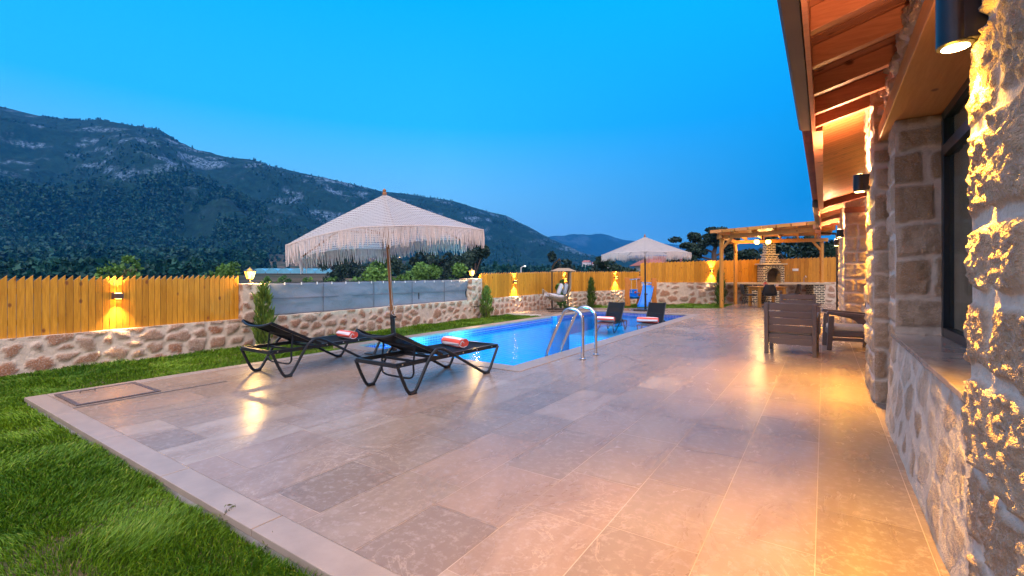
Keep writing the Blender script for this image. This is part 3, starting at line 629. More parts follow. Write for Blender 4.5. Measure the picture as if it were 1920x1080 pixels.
# pillar lanterns
def lantern(loc, label):
    s = empty('pillar_lantern', loc, 0, label, 'lantern', 'lanterns on the wall pillars')
    MB().lathe([(.06, 0), (.06, .012), (.022, .03), (.018, .055), (.05, .07), (.05, .075)], n=12).build('base', M['lampmetal'], s)
    MB().lathe([(.048, .076), (.085, .205), (.001, .207)], n=6).build('glass', M['lantern'], s)
    MB().lathe([(.105, .208), (.105, .218), (.03, .255), (.012, .275), (.001, .28)], n=6).build('cap', M['lampmetal'], s)
    b = MB()
    for k in range(6): a = k*math.pi/3; b.bar((.052*math.cos(a), .052*math.sin(a), .075), (.09*math.cos(a), .09*math.sin(a), .21), .007, .007)
    b.build('ribs', M['lampmetal'], s); point(s, (.0, 0, .34), 2, WARM, .05); point(s, (.16, 0, .13), 42, (1, .58, .18), .05); return s
lantern((GX-.17, 4.22, 1.02), 'glowing lantern on the near pillar left of the grey screen'); lantern((GX-.17, 10.38, 1.08), 'glowing lantern on the far pillar right of the grey screen')
# ------------------------------------------------------------------ the stone house on the right
house = empty('stone_house', (.4, 5, 0), 0, 'stone house with timber eaves, a tall window and a deep porch along the terrace', 'house')
hm = Matrix.Translation((-.4, -5, 0))
def hp(o): o.location = (-.4, -5, 0); return o
ASH = dict(style='ashlar', cell=((.24, .40), (.17, .28)), out=.014, rough=.009, mort=.2)
hp(stone_box('pier', .41, .95, .2, 2.14, 0, 3.1, .0085, 101, house, '-x +y', style='ashlar', cell=((.26, .46), (.2, .34)), out=.020, rough=.012))
hp(stone_mesh('wall', [stone_sheet((.40, 4.70, 0), (0, -1, 0), (.07, 0, .998), 2.75, .665, .013, 120, cell=(.30, .24), out=.001, rough=.005, mort=.05, smear=.34)], M['housestone'], house))
hp(stone_box('jamb', .462, .82, 4.70, 5.06, 0, 2.36, .0125, 131, house, '-x -y +y', style='ashlar', cell=((.30, .42), (.19, .30)), out=.012, rough=.008))
hp(stone_box('pier', .38, 1.0, 5.34, 6.30, 0, 2.9, .015, 141, house, '-x -y +y', **ASH))
hp(stone_mesh('wall', [stone_sheet((2.5, 12.4, 0), (0, -1, 0), (0, 0, 1), 6.1, 3.6, .05, 151, **ASH), stone_sheet((.37, 12.4, 0), (1, 0, 0), (0, 0, 1), 2.13, 3.4, .022, 156, style='ashlar', cell=((.26, .5), (.22, .34)), out=.016, rough=.010),
    stone_sheet((1.0, 6.30, 0), (1, 0, 0), (0, 0, 1), 1.5, 3.3, .05, 157, **ASH), stone_sheet((2.5, 6.30, 0), (-1, 0, 0), (0, 0, 1), 1.5, 3.3, .06, 158, **ASH)], M['housestone'], house))
hp(stone_mesh('wall', [stone_sheet((.37, 18.2, 0), (0, -1, 0), (0, 0, 1), 5.8, 2.9, .035, 161, **ASH), stone_sheet((1.6, 18.2, 0), (-1, 0, 0), (0, 0, 1), 1.23, 3.2, .06, 164, **ASH)], M['housestone'], house))
hp(stone_mesh('wall', [stone_sheet((.45, 5.36, 2.50), (0, -1, 0), (0, 0, 1), 3.3, .5, .014, 171, cell=(.3, .16), out=.03, rough=.014, mort=.12)], M['housestone'], house))
b = MB(); b.bx(1.3, 4, .2, 5.5, 0, 3.2); b.bx(2.6, 5, 5.5, 18.2, 0, 3.2); hp(b.build('inner_wall', M['plaster'], house))
b = MB(); b.bx(.405, .86, 2.1, 5.335, 2.365, 2.495); hp(b.build('lintel', M['beamwood'], house, bevel=.005))
b = MB(); b.bx(.36, .40, 12.36, 12.399, 2.5, 2.61); b.bx(.40, 1.3, 12.365, 12.42, 2.5, 2.62); hp(b.build('lintel', M['brownbeam'], house))
b = MB(); b.bx(.437, .80, 2.05, 4.715, .672, .702); hp(b.build('sill', M['marble'], house, bevel=.004))
# window
wf = MB(); wy0, wy1, wz0, wz1, wx = 2.12, 4.70, .703, 2.363, .73
for a in ((wx, wx+.07, wy0, wy0+.06, wz0, wz1), (wx, wx+.07, wy1-.075, wy1-.003, wz0, wz1), (wx, wx+.07, wy0+.06, wy1-.075, wz0, wz0+.065), (wx, wx+.07, wy0+.06, wy1-.075, wz1-.06, wz1), (wx-.004, wx+.07, wy0+.06, wy1-.075, 2.03, 2.11), (wx, wx+.07, 3.30, 3.38, wz0+.065, 2.03)): wf.bx(*a)
win = hp(wf.build('window', M['frame'], house, bevel=.004))
b = MB(); b.bx(wx+.03, wx+.036, wy0+.05, wy1-.07, wz0+.06, 2.04); b.build('glass', M['glass'], win)
b = MB(); b.bx(wx+.03, wx+.036, wy0+.05, wy1-.07, 2.10, wz1-.05); b.build('glass', M['glass'], win)
cy = np.linspace(2.1, 5.0, 260); v = [(.795+.010*math.sin(y*52)+.005*math.sin(y*23), y, z) for z in (.7, 2.37) for y in cy]; n_ = len(cy)
o = npmesh('curtain', v, [(i, i+1, n_+i+1, n_+i) for i in range(n_-1)], M['curtain'], win)
b = MB(); b.bx(.95, 1.0, 5.05, 5.35, 0, 2.36); hp(b.build('door', M['frame'], house))
# roof: rafters, boarding, gutters
SL = .27
def rz_(x): return 2.585+SL*(x+.09)
roof = MB(); roof.add([(-.2, .1, rz_(-.2)+.20), (3.2, .1, rz_(3.2)+.20), (3.2, 17.6, rz_(3.2)+.20), (-.2, 17.6, rz_(-.2)+.20), (-.2, .1, rz_(-.2)+.165), (3.2, .1, rz_(3.2)+.165), (3.2, 17.6, rz_(3.2)+.165), (-.2, 17.6, rz_(-.2)+.165)], [(0, 1, 2, 3), (7, 6, 5, 4), (0, 4, 5, 1), (1, 5, 6, 2), (2, 6, 7, 3), (3, 7, 4, 0)])
roof = hp(roof.build('roof', M['rooftile'], house))
def boards(name, y0, y1, x0, x1, m, along_y=False, w=.10):
    b = MB(); rr = random.Random(int(y0*10))
    k = int((y1-y0)/w)
    for i in range(k):
        b.tone = rr.random()+.01; a, c = y0+(y1-y0)*i/k+.004, y0+(y1-y0)*(i+1)/k-.005
        vs = [(x, y, rz_(x)+dz) for dz in (.145, .163) for x, y in ((x0, a), (x1, a), (x1, c), (x0, c))]
        b.add(vs, [(3, 2, 1, 0), (4, 5, 6, 7), (0, 1, 5, 4), (1, 2, 6, 5), (2, 3, 7, 6), (3, 0, 4, 7)])
    b.build(name, m, roof)
boards('sheathing', .1, 5.4, -.08, 1.3, M['roofwood']); boards('ceiling', 5.4, 12.2, -.08, 2.6, M['ceiling'], w=.115); boards('sheathing', 12.2, 17.6, -.08, 1.2, M['roofwood'])
def rafter(y, w=.065, m='roofwood', x1=1.25, h=.142):
    b = MB(); b.tone = random.random()*.5+.01; vs = [(x, yy, rz_(x)+dz) for dz in (0, h) for x, yy in ((-.068, y-w/2), (x1, y-w/2), (x1, y+w/2), (-.068, y+w/2))]
    b.add(vs, [(3, 2, 1, 0), (4, 5, 6, 7), (0, 1, 5, 4), (1, 2, 6, 5), (2, 3, 7, 6), (3, 0, 4, 7)]); b.build('rafter', M[m], roof, bevel=.004)
for y in (.55, 1.10, 1.65, 2.2, 2.75, 3.30, 3.86, 4.45, 4.98, 5.42): rafter(y)
rafter(12.15, .12, 'brownbeam', 2.5); 
for y in (13., 14.1, 15.2, 16.3, 17.4): rafter(y)
b = MB(); b.bx(-.098, -.07, .1, 5.45, 2.545, 2.74); b.build('fascia', M['roofwood'], roof); b = MB(); b.bx(-.098, -.01, 5.48, 12.08, 2.57, 2.71); b.build('fascia', M['roofwood'], roof); b = MB(); b.bx(-.098, -.07, 12.1, 17.6, 2.545, 2.74); b.build('fascia', M['roofwood'], roof)
for y0, y1 in ((.1, 5.40), (11.6, 17.7)):
    b = MB(); pr = [(-.105, 2.565), (-.19, 2.575), (-.205, 2.59), (-.205, 2.715), (-.19, 2.715), (-.19, 2.735), (-.105, 2.735)]
    k = len(pr); b.add([(x, y, z) for y in (y0, y1) for x, z in pr], [tuple(range(k)), tuple(range(2*k-1, k-1, -1))]+[((i+1) % k, i, k+i, k+(i+1) % k) for i in range(k)]); b.build('gutter', M['gutter'], roof, bevel=.003)
b = MB(); b.tube([(-.15, 17.6, 2.58), (-.15, 17.6, 2.5), (.30, 17.6, 2.45), (.34, 17.6, 2.3), (.34, 17.6, .1)], .035, 8); b.build('downpipe', M['gutter'], roof, True)
# wall lamps
def wall_lamp(loc, label, w=1., s=1.):
    r = empty('wall_lamp', loc, 0, label, 'wall lamp', 'cylinder lamps on the house wall')   # origin at the wall, lamp towards -X
    MB().lathe([(.046*s, 0), (.052*s, .004), (.052*s, .166), (.046*s, .17)], (-.062*s, 0, 0), 28).build('housing', M['lampmetal'], r, True)
    b = MB(); b.bx(-.05*s, .02, -.045, .045, .006, .164); b.build('bracket', M['lampmetal'], r, bevel=.003)
    MB().lathe([(.038*s, -.002), (.001, -.002)], (-.062*s, 0, 0), 24).build('lamp_glass', M['lamp'], r); MB().lathe([(.038*s, .172), (.001, .172)], (-.062*s, 0, 0), 24).build('lamp_glass', M['lamp'], r)
    spot(r, (-.062*s, 0, -.012), (-.26, 0, -1), 660*w, 108, WARM, 1., .03); point(r, (-.062*s-.02, 0, -.10), 7*w, WARM, .03); spot(r, (-.062*s, 0, .182), (0.02, 0, 1), 290*w, 165, WARM2, .8, .03); return r
wall_lamp((.40, 2.0, 1.87), 'dark cylinder lamp nearest the camera, lighting the rough stone pier', .8, .9)
wall_lamp((.355, 5.78, 1.985), 'dark cylinder lamp on the pier between the window and the porch', 1.2)
wall_lamp((.345, 12.62, 2.0), 'dark cylinder lamp on the corner just past the porch', 1.1)
wall_lamp((.345, 16.0, 2.0), 'dark cylinder lamp farthest along the house, beside the pergola', 1.1)
pw = wall_lamp((1.12, 12.37, 2.1), 'added cylinder lamp, out of view, on the end wall inside the porch', 1.); pw.rotation_euler = (0, 0, R(90))  # added lamp behind the pier, out of view, to light the porch end wall
wall_lamp((2.48, 8.9, 1.8), 'added cylinder lamp, out of view, on the back wall inside the porch', .9)  # second unseen lamp, added to brighten the porch ceiling
# ------------------------------------------------------------------ lawn
def blades(name, poly, dens, hgt, wid, seed, patch=.0, z=-.115, dist_ref=None):
    r = np.random.default_rng(seed); P = np.array(poly); lo, hi = P.min(0), P.max(0); n = int(dens*np.prod(hi-lo)); p = r.uniform(lo, hi, (n, 2)); ins = np.zeros(n, bool)
    for i in range(len(P)):
        a, c = P[i], P[(i+1) % len(P)]
        if a[1] == c[1]: continue
        ins ^= ((a[1] > p[:, 1]) != (c[1] > p[:, 1])) & (p[:, 0] < (c[0]-a[0])*(p[:, 1]-a[1])/(c[1]-a[1])+a[0])
    p = p[ins]
    den = fbm(p[:, 0]*1.8, p[:, 1]*1.8, o=4, seed=seed); keep = (den+patch) > -.42+r.uniform(-.38, .25, len(p)); p = p[keep]; den = den[keep]
    if dist_ref: dd = np.hypot(p[:, 0], p[:, 1]); k2 = r.uniform(0, 1, len(p)) < np.clip(dist_ref/dd, .12, 1); p, den, dd = p[k2], den[k2], dd[k2]; wf_ = np.clip(dd/dist_ref, 1, 2.8)
    else: wf_ = np.ones(len(p))
    n = len(p); tall = fbm(p[:, 0]*3.1+9, p[:, 1]*3.1, o=3, seed=seed+4); h = hgt*np.clip(.75+tall*.9, .35, 1.5)*r.uniform(.55, 1.25, n); an = r.uniform(0, 6.283, n); ca, sa = np.cos(an), np.sin(an)
    fl = fbm(p[:, 0]*2.3, p[:, 1]*2.3, o=2, seed=seed+8)*3.14; lean = r.uniform(.2, .95, n)*h; la = an+1.57+r.normal(0, .5, n); lx, ly = np.cos(la)*lean*.7+np.cos(fl)*h*.45, np.sin(la)*lean*.7+np.sin(fl)*h*.45; w = wid*wf_*r.uniform(.7, 1.3, n)/2
    zz = np.full(n, z); base = np.stack([p[:, 0], p[:, 1], zz], -1); wv = np.stack([ca*w, sa*w, 0*w], -1); mid = base+np.stack([lx*.35, ly*.35, h*.62], -1); tip = base+np.stack([lx, ly, h*.95], -1)
    vs = np.stack([base-wv, base+wv, mid+wv*.75, mid-wv*.75, tip+wv*.12, tip-wv*.12], 1).reshape(-1, 3)
    b0 = np.arange(n)[:, None]*6; F = np.concatenate([b0+np.array([[0, 1, 2, 3]]), b0+np.array([[3, 2, 4, 5]])], 0)
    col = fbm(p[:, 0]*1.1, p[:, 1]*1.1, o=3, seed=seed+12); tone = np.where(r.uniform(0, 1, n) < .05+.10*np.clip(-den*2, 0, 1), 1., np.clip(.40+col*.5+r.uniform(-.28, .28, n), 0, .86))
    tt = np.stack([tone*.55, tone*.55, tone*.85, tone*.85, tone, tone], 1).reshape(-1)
    o = npmesh(name, vs, F, M['grass'], None, False, tone=tt); return tag(o, 'short green lawn grass', 'grass', kind='stuff')
def turf(name, poly, z=-.118):
    b = MB(); b.add([(x, y, z) for x, y in poly], [tuple(range(len(poly)))]); return tag(b.build(name, M['turf']), kind='structure')
def m_turf():
    m, t, b = mat('turf_soil'); n = noise(t, 2.2, 5, .6); n2 = noise(t, 40, 4, .7); c = ramp(t, n, [(.40, (.20, .13, .075)), (.62, (.07, .075, .025))]); c = mixc(t, maprange(t, n2, .4, .7, 0, .6), c, (.02, .025, .008)); t.links.new(c, b.inputs['Base Color']); b.inputs['Roughness'].default_value = 1; bump(t, b, n2, .8, .02); return m
M['turf'] = m_turf()
FRONT = [(.6, 1.09), (-6.26, 1.09), (-6.28, 4.6), (-6.66, 4.7), (-6.66, 11.85), (-8.13, 11.85), (-8.13, -2.4), (.6, -2.4)]
turf('lawn_soil', FRONT, -.062); FAR = [(-8.1, 14.82), (-3.6, 17.42), (-3.06, 17.8), (-3.06, 21.75), (-6.55, 19.85), (-8.1, 15.95)]; turf('lawn_soil', FAR)
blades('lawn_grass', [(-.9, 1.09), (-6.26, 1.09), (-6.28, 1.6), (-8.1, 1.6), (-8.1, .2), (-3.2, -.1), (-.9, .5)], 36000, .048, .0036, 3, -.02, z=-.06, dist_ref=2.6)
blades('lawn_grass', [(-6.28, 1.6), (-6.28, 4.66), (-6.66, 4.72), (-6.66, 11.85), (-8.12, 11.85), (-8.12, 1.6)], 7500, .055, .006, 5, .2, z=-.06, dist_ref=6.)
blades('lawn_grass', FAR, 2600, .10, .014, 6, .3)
M['weed'] = m_leaf('weed_leaf', (.05, .06, .02), (.16, .17, .05))
def weed(loc, sc, seed, label):
    r = np.random.default_rng(seed); n = 60; P = r.normal(0, .03, (n, 3))*[1, 1, .9]+[0, 0, .07]; o = card_mesh('weed', P*sc, .012*sc, r.uniform(.1, .8, n), M['weed'], None, 3.2, 1.); o.location = loc; tag(o, label, 'weed', 'weeds along the terrace edge')
weed((-2.42, 1.13, -.07), .8, 1, 'dry brown weed at the border stone nearest the bottom of the view'); weed((-2.05, 1.12, -.08), .6, 2, 'small dry weed leaning on the terrace border')
# ------------------------------------------------------------------ plants
def conifer(loc, h, w, seed, label, tone0=.0):
    r = np.random.default_rng(seed); root = empty('conifer', loc, 0, label, 'conifer', 'small conifers along the garden walls')
    n = int(900*h); u = r.uniform(0, 1, n)**.9; an = r.uniform(0, 6.283, n); prof = np.interp(u, [0, .12, .35, .7, .9, 1], [.55, .85, 1, .75, .38, .05])*(1+.22*np.sin(an*3+u*9+seed)+.32*np.sin(u*23+an*2)+.2*np.sin(an*5+u*40)); rr = w/2*prof*np.sqrt(r.uniform(.2, 1, n))
    P = np.stack([np.cos(an)*rr, np.sin(an)*rr, .04+u*h*.95], -1); d = np.stack([np.cos(an)*.42, np.sin(an)*.42, np.ones(n)*1.1], -1)+r.normal(0, .22, (n, 3)); d /= np.linalg.norm(d, axis=1)[:, None]
    s = np.cross(d, r.normal(size=(n, 3))); s /= np.linalg.norm(s, axis=1)[:, None]; L = (.07+.12*r.uniform(size=n)**2)[:, None]*(.6+h*.4); W_ = .009
    vs = np.stack([P-s*W_, P+s*W_, P+d*L*.6+s*W_*1.3, P+d*L, P+d*L*.55-s*W_*1.3], 1).reshape(-1, 3); F = np.arange(n*5).reshape(n, 5)
    tone = np.clip(r.uniform(.1, .9, n)+tone0+.25*np.sin(an*2+seed), 0, 1); npmesh('foliage', vs, F, M['conifer'], root, False, tone=np.repeat(tone, 5))
    MB().tube([(0, 0, -.03), (0, 0, h*.6)], [.022, .008], 6).build('trunk', M['bark'], root)
conifer((-7.86, 4.22, -.11), 1.06, .27, 1, 'yellow green conifer in front of the near lantern pillar', .15); conifer((-7.85, 10.45, -.11), .90, .30, 2, 'small conifer beside the far lantern pillar', .1)
conifer((-7.42, 16.55, -.11), 1.12, .26, 3, 'dark slim conifer by the diagonal wall', -.35); conifer((-3.55, 20.75, -.11), 1.5, .34, 4, 'tallest slim conifer beside the left pergola post', -.1)
def bush(name, loc, size, n, leaf, seed, label, cat, m='bush', group=None, trunk=True, clumps=9):
    r = np.random.default_rng(seed); root = empty(name, loc, 0, label, cat, group); c = r.normal(0, .33, (clumps, 3))*[1, 1, .8]+[0, 0, .55]; c[:, 2] = np.clip(c[:, 2], .18, .95); k = r.integers(0, clumps, n); d = r.normal(size=(n, 3)); d /= np.linalg.norm(d, axis=1)[:, None]
    P = (c[k]+d*(r.uniform(.35, 1, n)[:, None]**.5)*r.uniform(.14, .30, clumps)[k][:, None])*np.array(size); ct = r.uniform(0, .7, clumps)
    card_mesh('crown', P, leaf*r.uniform(.6, 1.4, n), np.clip(ct[k]+r.uniform(0, .35, n), 0, 1), M[m], root, 1.5)
    if trunk:
        b = MB(); s = Vector(size)
        b.tube([(0, 0, -.2), (s.x*.02, 0, s.z*.3), (s.x*.05, s.y*.03, s.z*.6)], [s.z*.035, s.z*.028, s.z*.012], 7)
        for i in range(min(4, clumps)): b.tube([(s.x*.02, 0, s.z*.28), tuple(Vector(c[i]*np.array(size))*.6+Vector((0, 0, s.z*.12))), tuple(c[i]*np.array(size))], [s.z*.018, s.z*.012, s.z*.005], 6)
        b.build('trunk', M['bark'], root)
    return root
def at(px, d, z=0): p = FW*d+RT*((px-960)/875*d); return (p[0], p[1], z)
GB = 'trees and bushes beyond the garden fence'
bush('bush', at(200, 17, -.3), (1.5, 1.5, 1.95), 1500, .11, 11, 'round bush showing over the left fence, above the first sconce', 'bush', 'bush', GB)
bush('bush', at(408, 26, -.3), (1.5, 1.5, 2.2), 1200, .13, 12, 'leafy bush just left of the near lantern', 'bush', 'bush', GB)
bush('bush', at(255, 20, -.3), (1.6, 1.2, 1.55), 900, .12, 19, 'low brownish bush right of the round bush behind the left fence', 'bush', 'dry', GB)
for i, (px, d, w, h, lb) in enumerate(((700, 34, 2.6, 3.0, 'bushy tree behind the screen, left of the parasol pole'), (765, 36, 3.0, 2.5, 'bushy tree behind the screen, right of the parasol pole'), (812, 34, 2.6, 2.3, 'low bushy tree behind the screen near the dark pine'))):
    bush('bushy_tree', at(px, d, -.6), (w, w, h), 2300, .16, 20+i, lb, 'tree', 'bush', GB)
for i, (px, d, w, h, lb) in enumerate(((640, 75, 4.5, 5.2, 'dark tree behind the screen, farthest left of the belt'), (722, 62, 4.6, 4.9, 'dark tree behind the bushy trees, left of the parasol pole'), (790, 66, 4.8, 4.6, 'dark tree behind the bushy trees, right of the parasol pole'), (846, 58, 4.2, 4.0, 'dark tree between the low bushy tree and the round pine'))):
    bush('tree', at(px, d, -.6), (w, w*.8, h), 2400, .28, 61+i, lb, 'tree', 'pine', GB, clumps=12)
for i, (px, d, lb) in enumerate(((500, 58, 'small field bush just right of the near lantern'), (532, 66, 'small field bush below the left end of the greenhouse'), (578, 60, 'small field bush below the middle of the greenhouse'), (618, 70, 'small field bush below the right end of the greenhouse'))):
    bush('bush', at(px, d, -.3), (1.5+.3*(i % 2), 1.4, 1.35), 500, .17, 71+i, lb, 'bush', 'bush', GB)
bush('pine_tree', at(888, 60, -.6), (5.2, 4, 5.6), 3200, .30, 31, 'dark round pine behind the far lantern', 'tree', 'pine', GB)
bush('pine_tree', at(655, 110, -.6), (8, 6, 6.8), 2600, .5, 36, 'dark tree left of the parasol pole behind the fields', 'tree', 'pine', GB)
bush('bush', at(1152, 40, -.4), (3.4, 3, 3.1), 2200, .2, 32, 'dark bush over the fence left of the far parasol', 'bush', 'pine', GB)
bush('pine_tree', at(1060, 70, -.4), (3.4, 3, 4.6), 1500, .3, 39, 'dark tree beyond the fence right of the swing chair', 'tree', 'pine', GB)
bush('bush', (-7.85, 14.9, -.1), (.5, .5, 1.0), 500, .07, 33, 'small green shrub behind the swing chair', 'shrub', 'bush', None)
for i, (px, d, w, h, lb) in enumerate(((1500, 38, 4.2, 4.6, 'dark pine behind the barbecue chimney'), (1548, 34, 3.6, 4.4, 'dark pine at the corner of the house'), (1462, 52, 4.4, 4.6, 'dark tree farther back, left of the chimney pines'))):
    bush('pine_tree', at(px, d, -.4), (w, w, h), 3600, .22, 41+i, lb, 'tree', 'pine', GB, clumps=14)
# the big open pine left of the pergola
r = np.random.default_rng(5); root = empty('pine_tree', at(1338, 42, -.4), 0, 'tall open crowned pine with bare limbs left of the pergola', 'tree', GB); b = MB(); PP, TT = [], []
b.tube([(0, 0, -.3), (.1, 0, 1.8), (.0, .1, 3.6), (.35, .1, 5.0)], [.30, .26, .20, .10], 10)
RTv = Vector((RT[0], RT[1], 0)); 
for (z0, L, dz, a) in ((2.4, 3.2, 1.1, .1), (2.9, 2.8, 1.5, 3.0), (3.3, 2.3, 1.5, .5), (3.6, 2.0, 1.6, 2.6), (2.0, 3.0, .9, 3.3), (4.2, 1.3, 1.0, 4.5), (4.3, 1.4, 1.3, 1.4), (2.6, 2.4, .8, 5.4), (4.6, .6, .9, .0), (1.9, 3.4, 1.0, .25)):
    dv = Matrix.Rotation(a, 3, 'Z') @ RTv; e = Vector((.1, .05, z0))+dv*L+Vector((0, 0, dz)); mdp = Vector((.1, .05, z0))+dv*L*.5+Vector((0, 0, dz*.28)); b.tube([(.08, .05, z0), tuple(mdp), tuple(e)], [.11, .075, .025], 6)
    for q in range(7):
        c = np.array(mdp.lerp(e, q/5.5))+r.normal(0, .30, 3)*[1, 1, .45]+[0, 0, .12]; n = 170; d = r.normal(size=(n, 3)); d /= np.linalg.norm(d, axis=1)[:, None]; PP.append(c+d*(r.uniform(.2, 1, (n, 1)))**.5*[.62, .62, .26]); TT.append(np.clip(r.uniform(0, .6)+r.uniform(0, .4, n), 0, 1))
b.build('trunk', M['bark'], root); card_mesh('crown', np.concatenate(PP), .17, np.concatenate(TT), M['pine'], root, 1.6)
# ------------------------------------------------------------------ far things
gh = empty('greenhouse', at(568, 150, 1.9), YAW, 'long pale blue plastic greenhouse tunnels in the fields', 'greenhouse')
for k in range(8):
    b = MB(); x = -16+k*4.0; n = 10; vs = [(x+1.9+1.9*math.cos(a)*-1, y, 1.15*math.sin(a)+.5) for y in (0, 9) for a in [math.pi*i/n for i in range(n+1)]]
    b.add(vs+[(x, 0, 0), (x+3.8, 0, 0)], [(i, i+1, n+2+i, n+1+i) for i in range(n)]+[tuple(range(n, -1, -1))+(2*n+2, 2*n+3)]); b.build('tunnel', M['greenhouse'], gh)
nh = empty('neighbour_house', at(1275, 42, 0), YAW+R(8), 'low neighbouring house with a red tiled roof behind the far parasol', 'house')
b = MB(); b.bx(-2.6, 2.6, 0, 4, 0, 2.15); b.build('wall', M['plaster'], nh); b = MB(); b.add([(-3., -.4, 2.1), (3., -.4, 2.1), (3., 4.4, 2.1), (-3., 4.4, 2.1), (-2.0, 2, 3.0), (2.0, 2, 3.0)], [(0, 1, 5, 4), (1, 2, 5), (2, 3, 4, 5), (3, 0, 4), (3, 2, 1, 0)]); b.build('roof', M['rooftile'], nh)
for i, (px, d, z, w, lb) in enumerate(((1100, 620, 14, 9, 'small pale house far off at the foot of the hill, left of three'), (1118, 700, 14, 12, 'small pale house far off at the foot of the hill, middle of three'), (1134, 640, 9, 9, 'small pale house far off at the foot of the hill, right of three'))):
    h_ = empty('far_house', at(px, d, z), .3*i, lb, 'house', 'far houses under the hill'); b = MB(); b.bx(-w/2, w/2, -4, 4, -8, 5); b.build('wall', M['plaster'], h_); b = MB(); b.add([(-w/2-.5, -4.5, 5.05), (w/2+.5, -4.5, 5.05), (w/2+.5, 4.5, 5.05), (-w/2-.5, 4.5, 5.05), (-w/2, 0, 7.5), (w/2, 0, 7.5)], [(0, 1, 5, 4), (1, 2, 5), (2, 3, 4, 5), (3, 0, 4)]); b.build('roof', M['rooftile'], h_)
def street_lamp(px, d, h, label, col, st):
    s = empty('street_lamp', at(px, d, -.3), YAW, label, 'street lamp', 'street lamps in the valley'); b = MB(); b.tube([(0, 0, 0), (0, 0, h), (.5, 0, h+.25)], .06, 6); b.build('pole', M['white'], s); nm = 'street_bulb%d' % int(col[2]*10)
    MB().lathe([(.001, -.1), (.08, -.03), (.10, .03), (.001, .06)], (.5, 0, h+.2), 12).build('lamp_head', bpy.data.materials.get(nm) or emit(nm, col, st), s)
street_lamp(977, 60, 2.5, 'white street lamp on a pole beyond the middle fence', (.85, 1, .8), 9); street_lamp(746, 130, 6.4, 'small orange street lamp far beyond the parasol pole', (1, .45, .12), 10); street_lamp(760, 210, 5.6, 'second, fainter orange street lamp beyond the parasol pole', (1, .45, .12), 6)
# ------------------------------------------------------------------ sun loungers
def smooth_path(pts, n=6):
    pts = [Vector(p) for p in pts]; out = []
    for i in range(len(pts)-1):
        p0, p1, p2, p3 = pts[max(i-1, 0)], pts[i], pts[i+1], pts[min(i+2, len(pts)-1)]
        for k in range(n):
            t = k/n; out.append(.5*((2*p1)+(p2-p0)*t+(2*p0-5*p1+4*p2-p3)*t*t+(-p0+3*p1-3*p2+p3)*t**3))
    return out+[pts[-1]]
def lounger(loc, rz, ang, label, blen=.70):
    L = empty('sun_lounger', loc, rz, label, 'sun lounger', 'sun loungers by the pool'); w = .285
    b = MB()
    for s in (-1, 1): b.box((s*w, .805, .30), (.03, 1.61, .042))
    b.box((0, .012, .30), (2*w-.03, .028, .04)); b.box((0, 1.598, .30), (2*w-.03, .028, .04)); b.box((0, .63, .285), (2*w-.03, .03, .03)); b.box((0, .34, .285), (2*w-.03, .025, .025)); b.build('frame', M['frame'], L, bevel=.004)
    for s in (-1, 1):
        x = s*(w+.026)
        prof = [(0.01, .30), (.07, .165), (.135, .045), (.175, .018), (.225, .022), (.27, .07), (.42, .30), (.50, .375), (.565, .395), (.64, .378), (.80, .30), (1.24, .062), (1.335, .02), (1.40, .024), (1.445, .07), (1.59, .30)]
        o = MB().tube(smooth_path([(x, y, z) for y, z in prof], 4), .0165, 8).build('leg_loop', M['frame'], L, True)
        for y in (.20, 1.365): MB().box((x, y, .012), (.042, .085, .024)).build('foot', M['rubber'], L, bevel=.006)
    b = MB()
    for s in (-1, 1):
        for y in (.08, .72, .96, 1.2, 1.48): MB().box((s*(w+.017), y, .302), (.006, .013, .013)).build('bolt', M['screw'], L)
    n = 14; m = 8; vs = [(-w+2*w*i/m, .64+.95*j/n, .318-.014*math.sin(math.pi*i/m)*1) for j in range(n+1) for i in range(m+1)]
    F = [(j*(m+1)+i, j*(m+1)+i+1, (j+1)*(m+1)+i+1, (j+1)*(m+1)+i) for j in range(n) for i in range(m)]
    npmesh('sling_seat', vs, F, M['sling'], L)
    ca, sa = math.cos(ang), math.sin(ang)
    def bp(x, t, off=0.): return (x, .64-t*ca+off*sa, .318+t*sa+off*ca)
    vs = [bp(-w+2*w*i/m, blen*j/n, -.030*math.sin(math.pi*i/m)*(j/n)**.7) for j in range(n+1) for i in range(m+1)]; back = npmesh('sling_back', vs, F, M['sling'], L)
    b = MB()
    for s in (-1, 1): b.bar(bp(s*w, 0), bp(s*w, blen), .022, .034)
    b.tube(smooth_path([bp(-w, blen), bp(-w*.6, blen+.004, -.036), bp(0, blen+.006, -.052), bp(w*.6, blen+.004, -.036), bp(w, blen)], 4), .012, 8); b.build('back_frame', M['frame'], L)
    b = MB(); sx = w-.05; hi = bp(0, .36, -.02)
    for s in (-1, 1): b.tube(smooth_path([(s*sx, hi[1], hi[2]), (s*sx, hi[1]-.02, .27), (s*sx, hi[1]-.02, .17), (s*(sx-.06), hi[1]-.02, .125), (0, hi[1]-.02, .12)], 4), .010, 6)
    b.bar((-sx, hi[1], hi[2]), (sx, hi[1], hi[2]), .02, .02); b.build('strut', M['frame'], L, True); return L
LA = lounger((-3.63, 3.03, 0), R(-1), R(24), 'black sun lounger nearest the camera, with its towel at the foot end beside the pool')
LB = lounger((-5.36, 2.78, 0), R(2), R(26), 'black sun lounger on the deck farther left, beside the lawn strip')
LC = lounger((-5.03, 13.15, -.40), R(180+3), R(52), 'black lounger standing in the pool, left of the two, directly behind the ladder', .80)
LD = lounger((-3.93, 13.42, -.40), R(180+3), R(54), 'black lounger standing in the pool, right of the two, in front of the far parasol', .80)
for q in (LC, LD): q.scale = (.82, .82, .82)
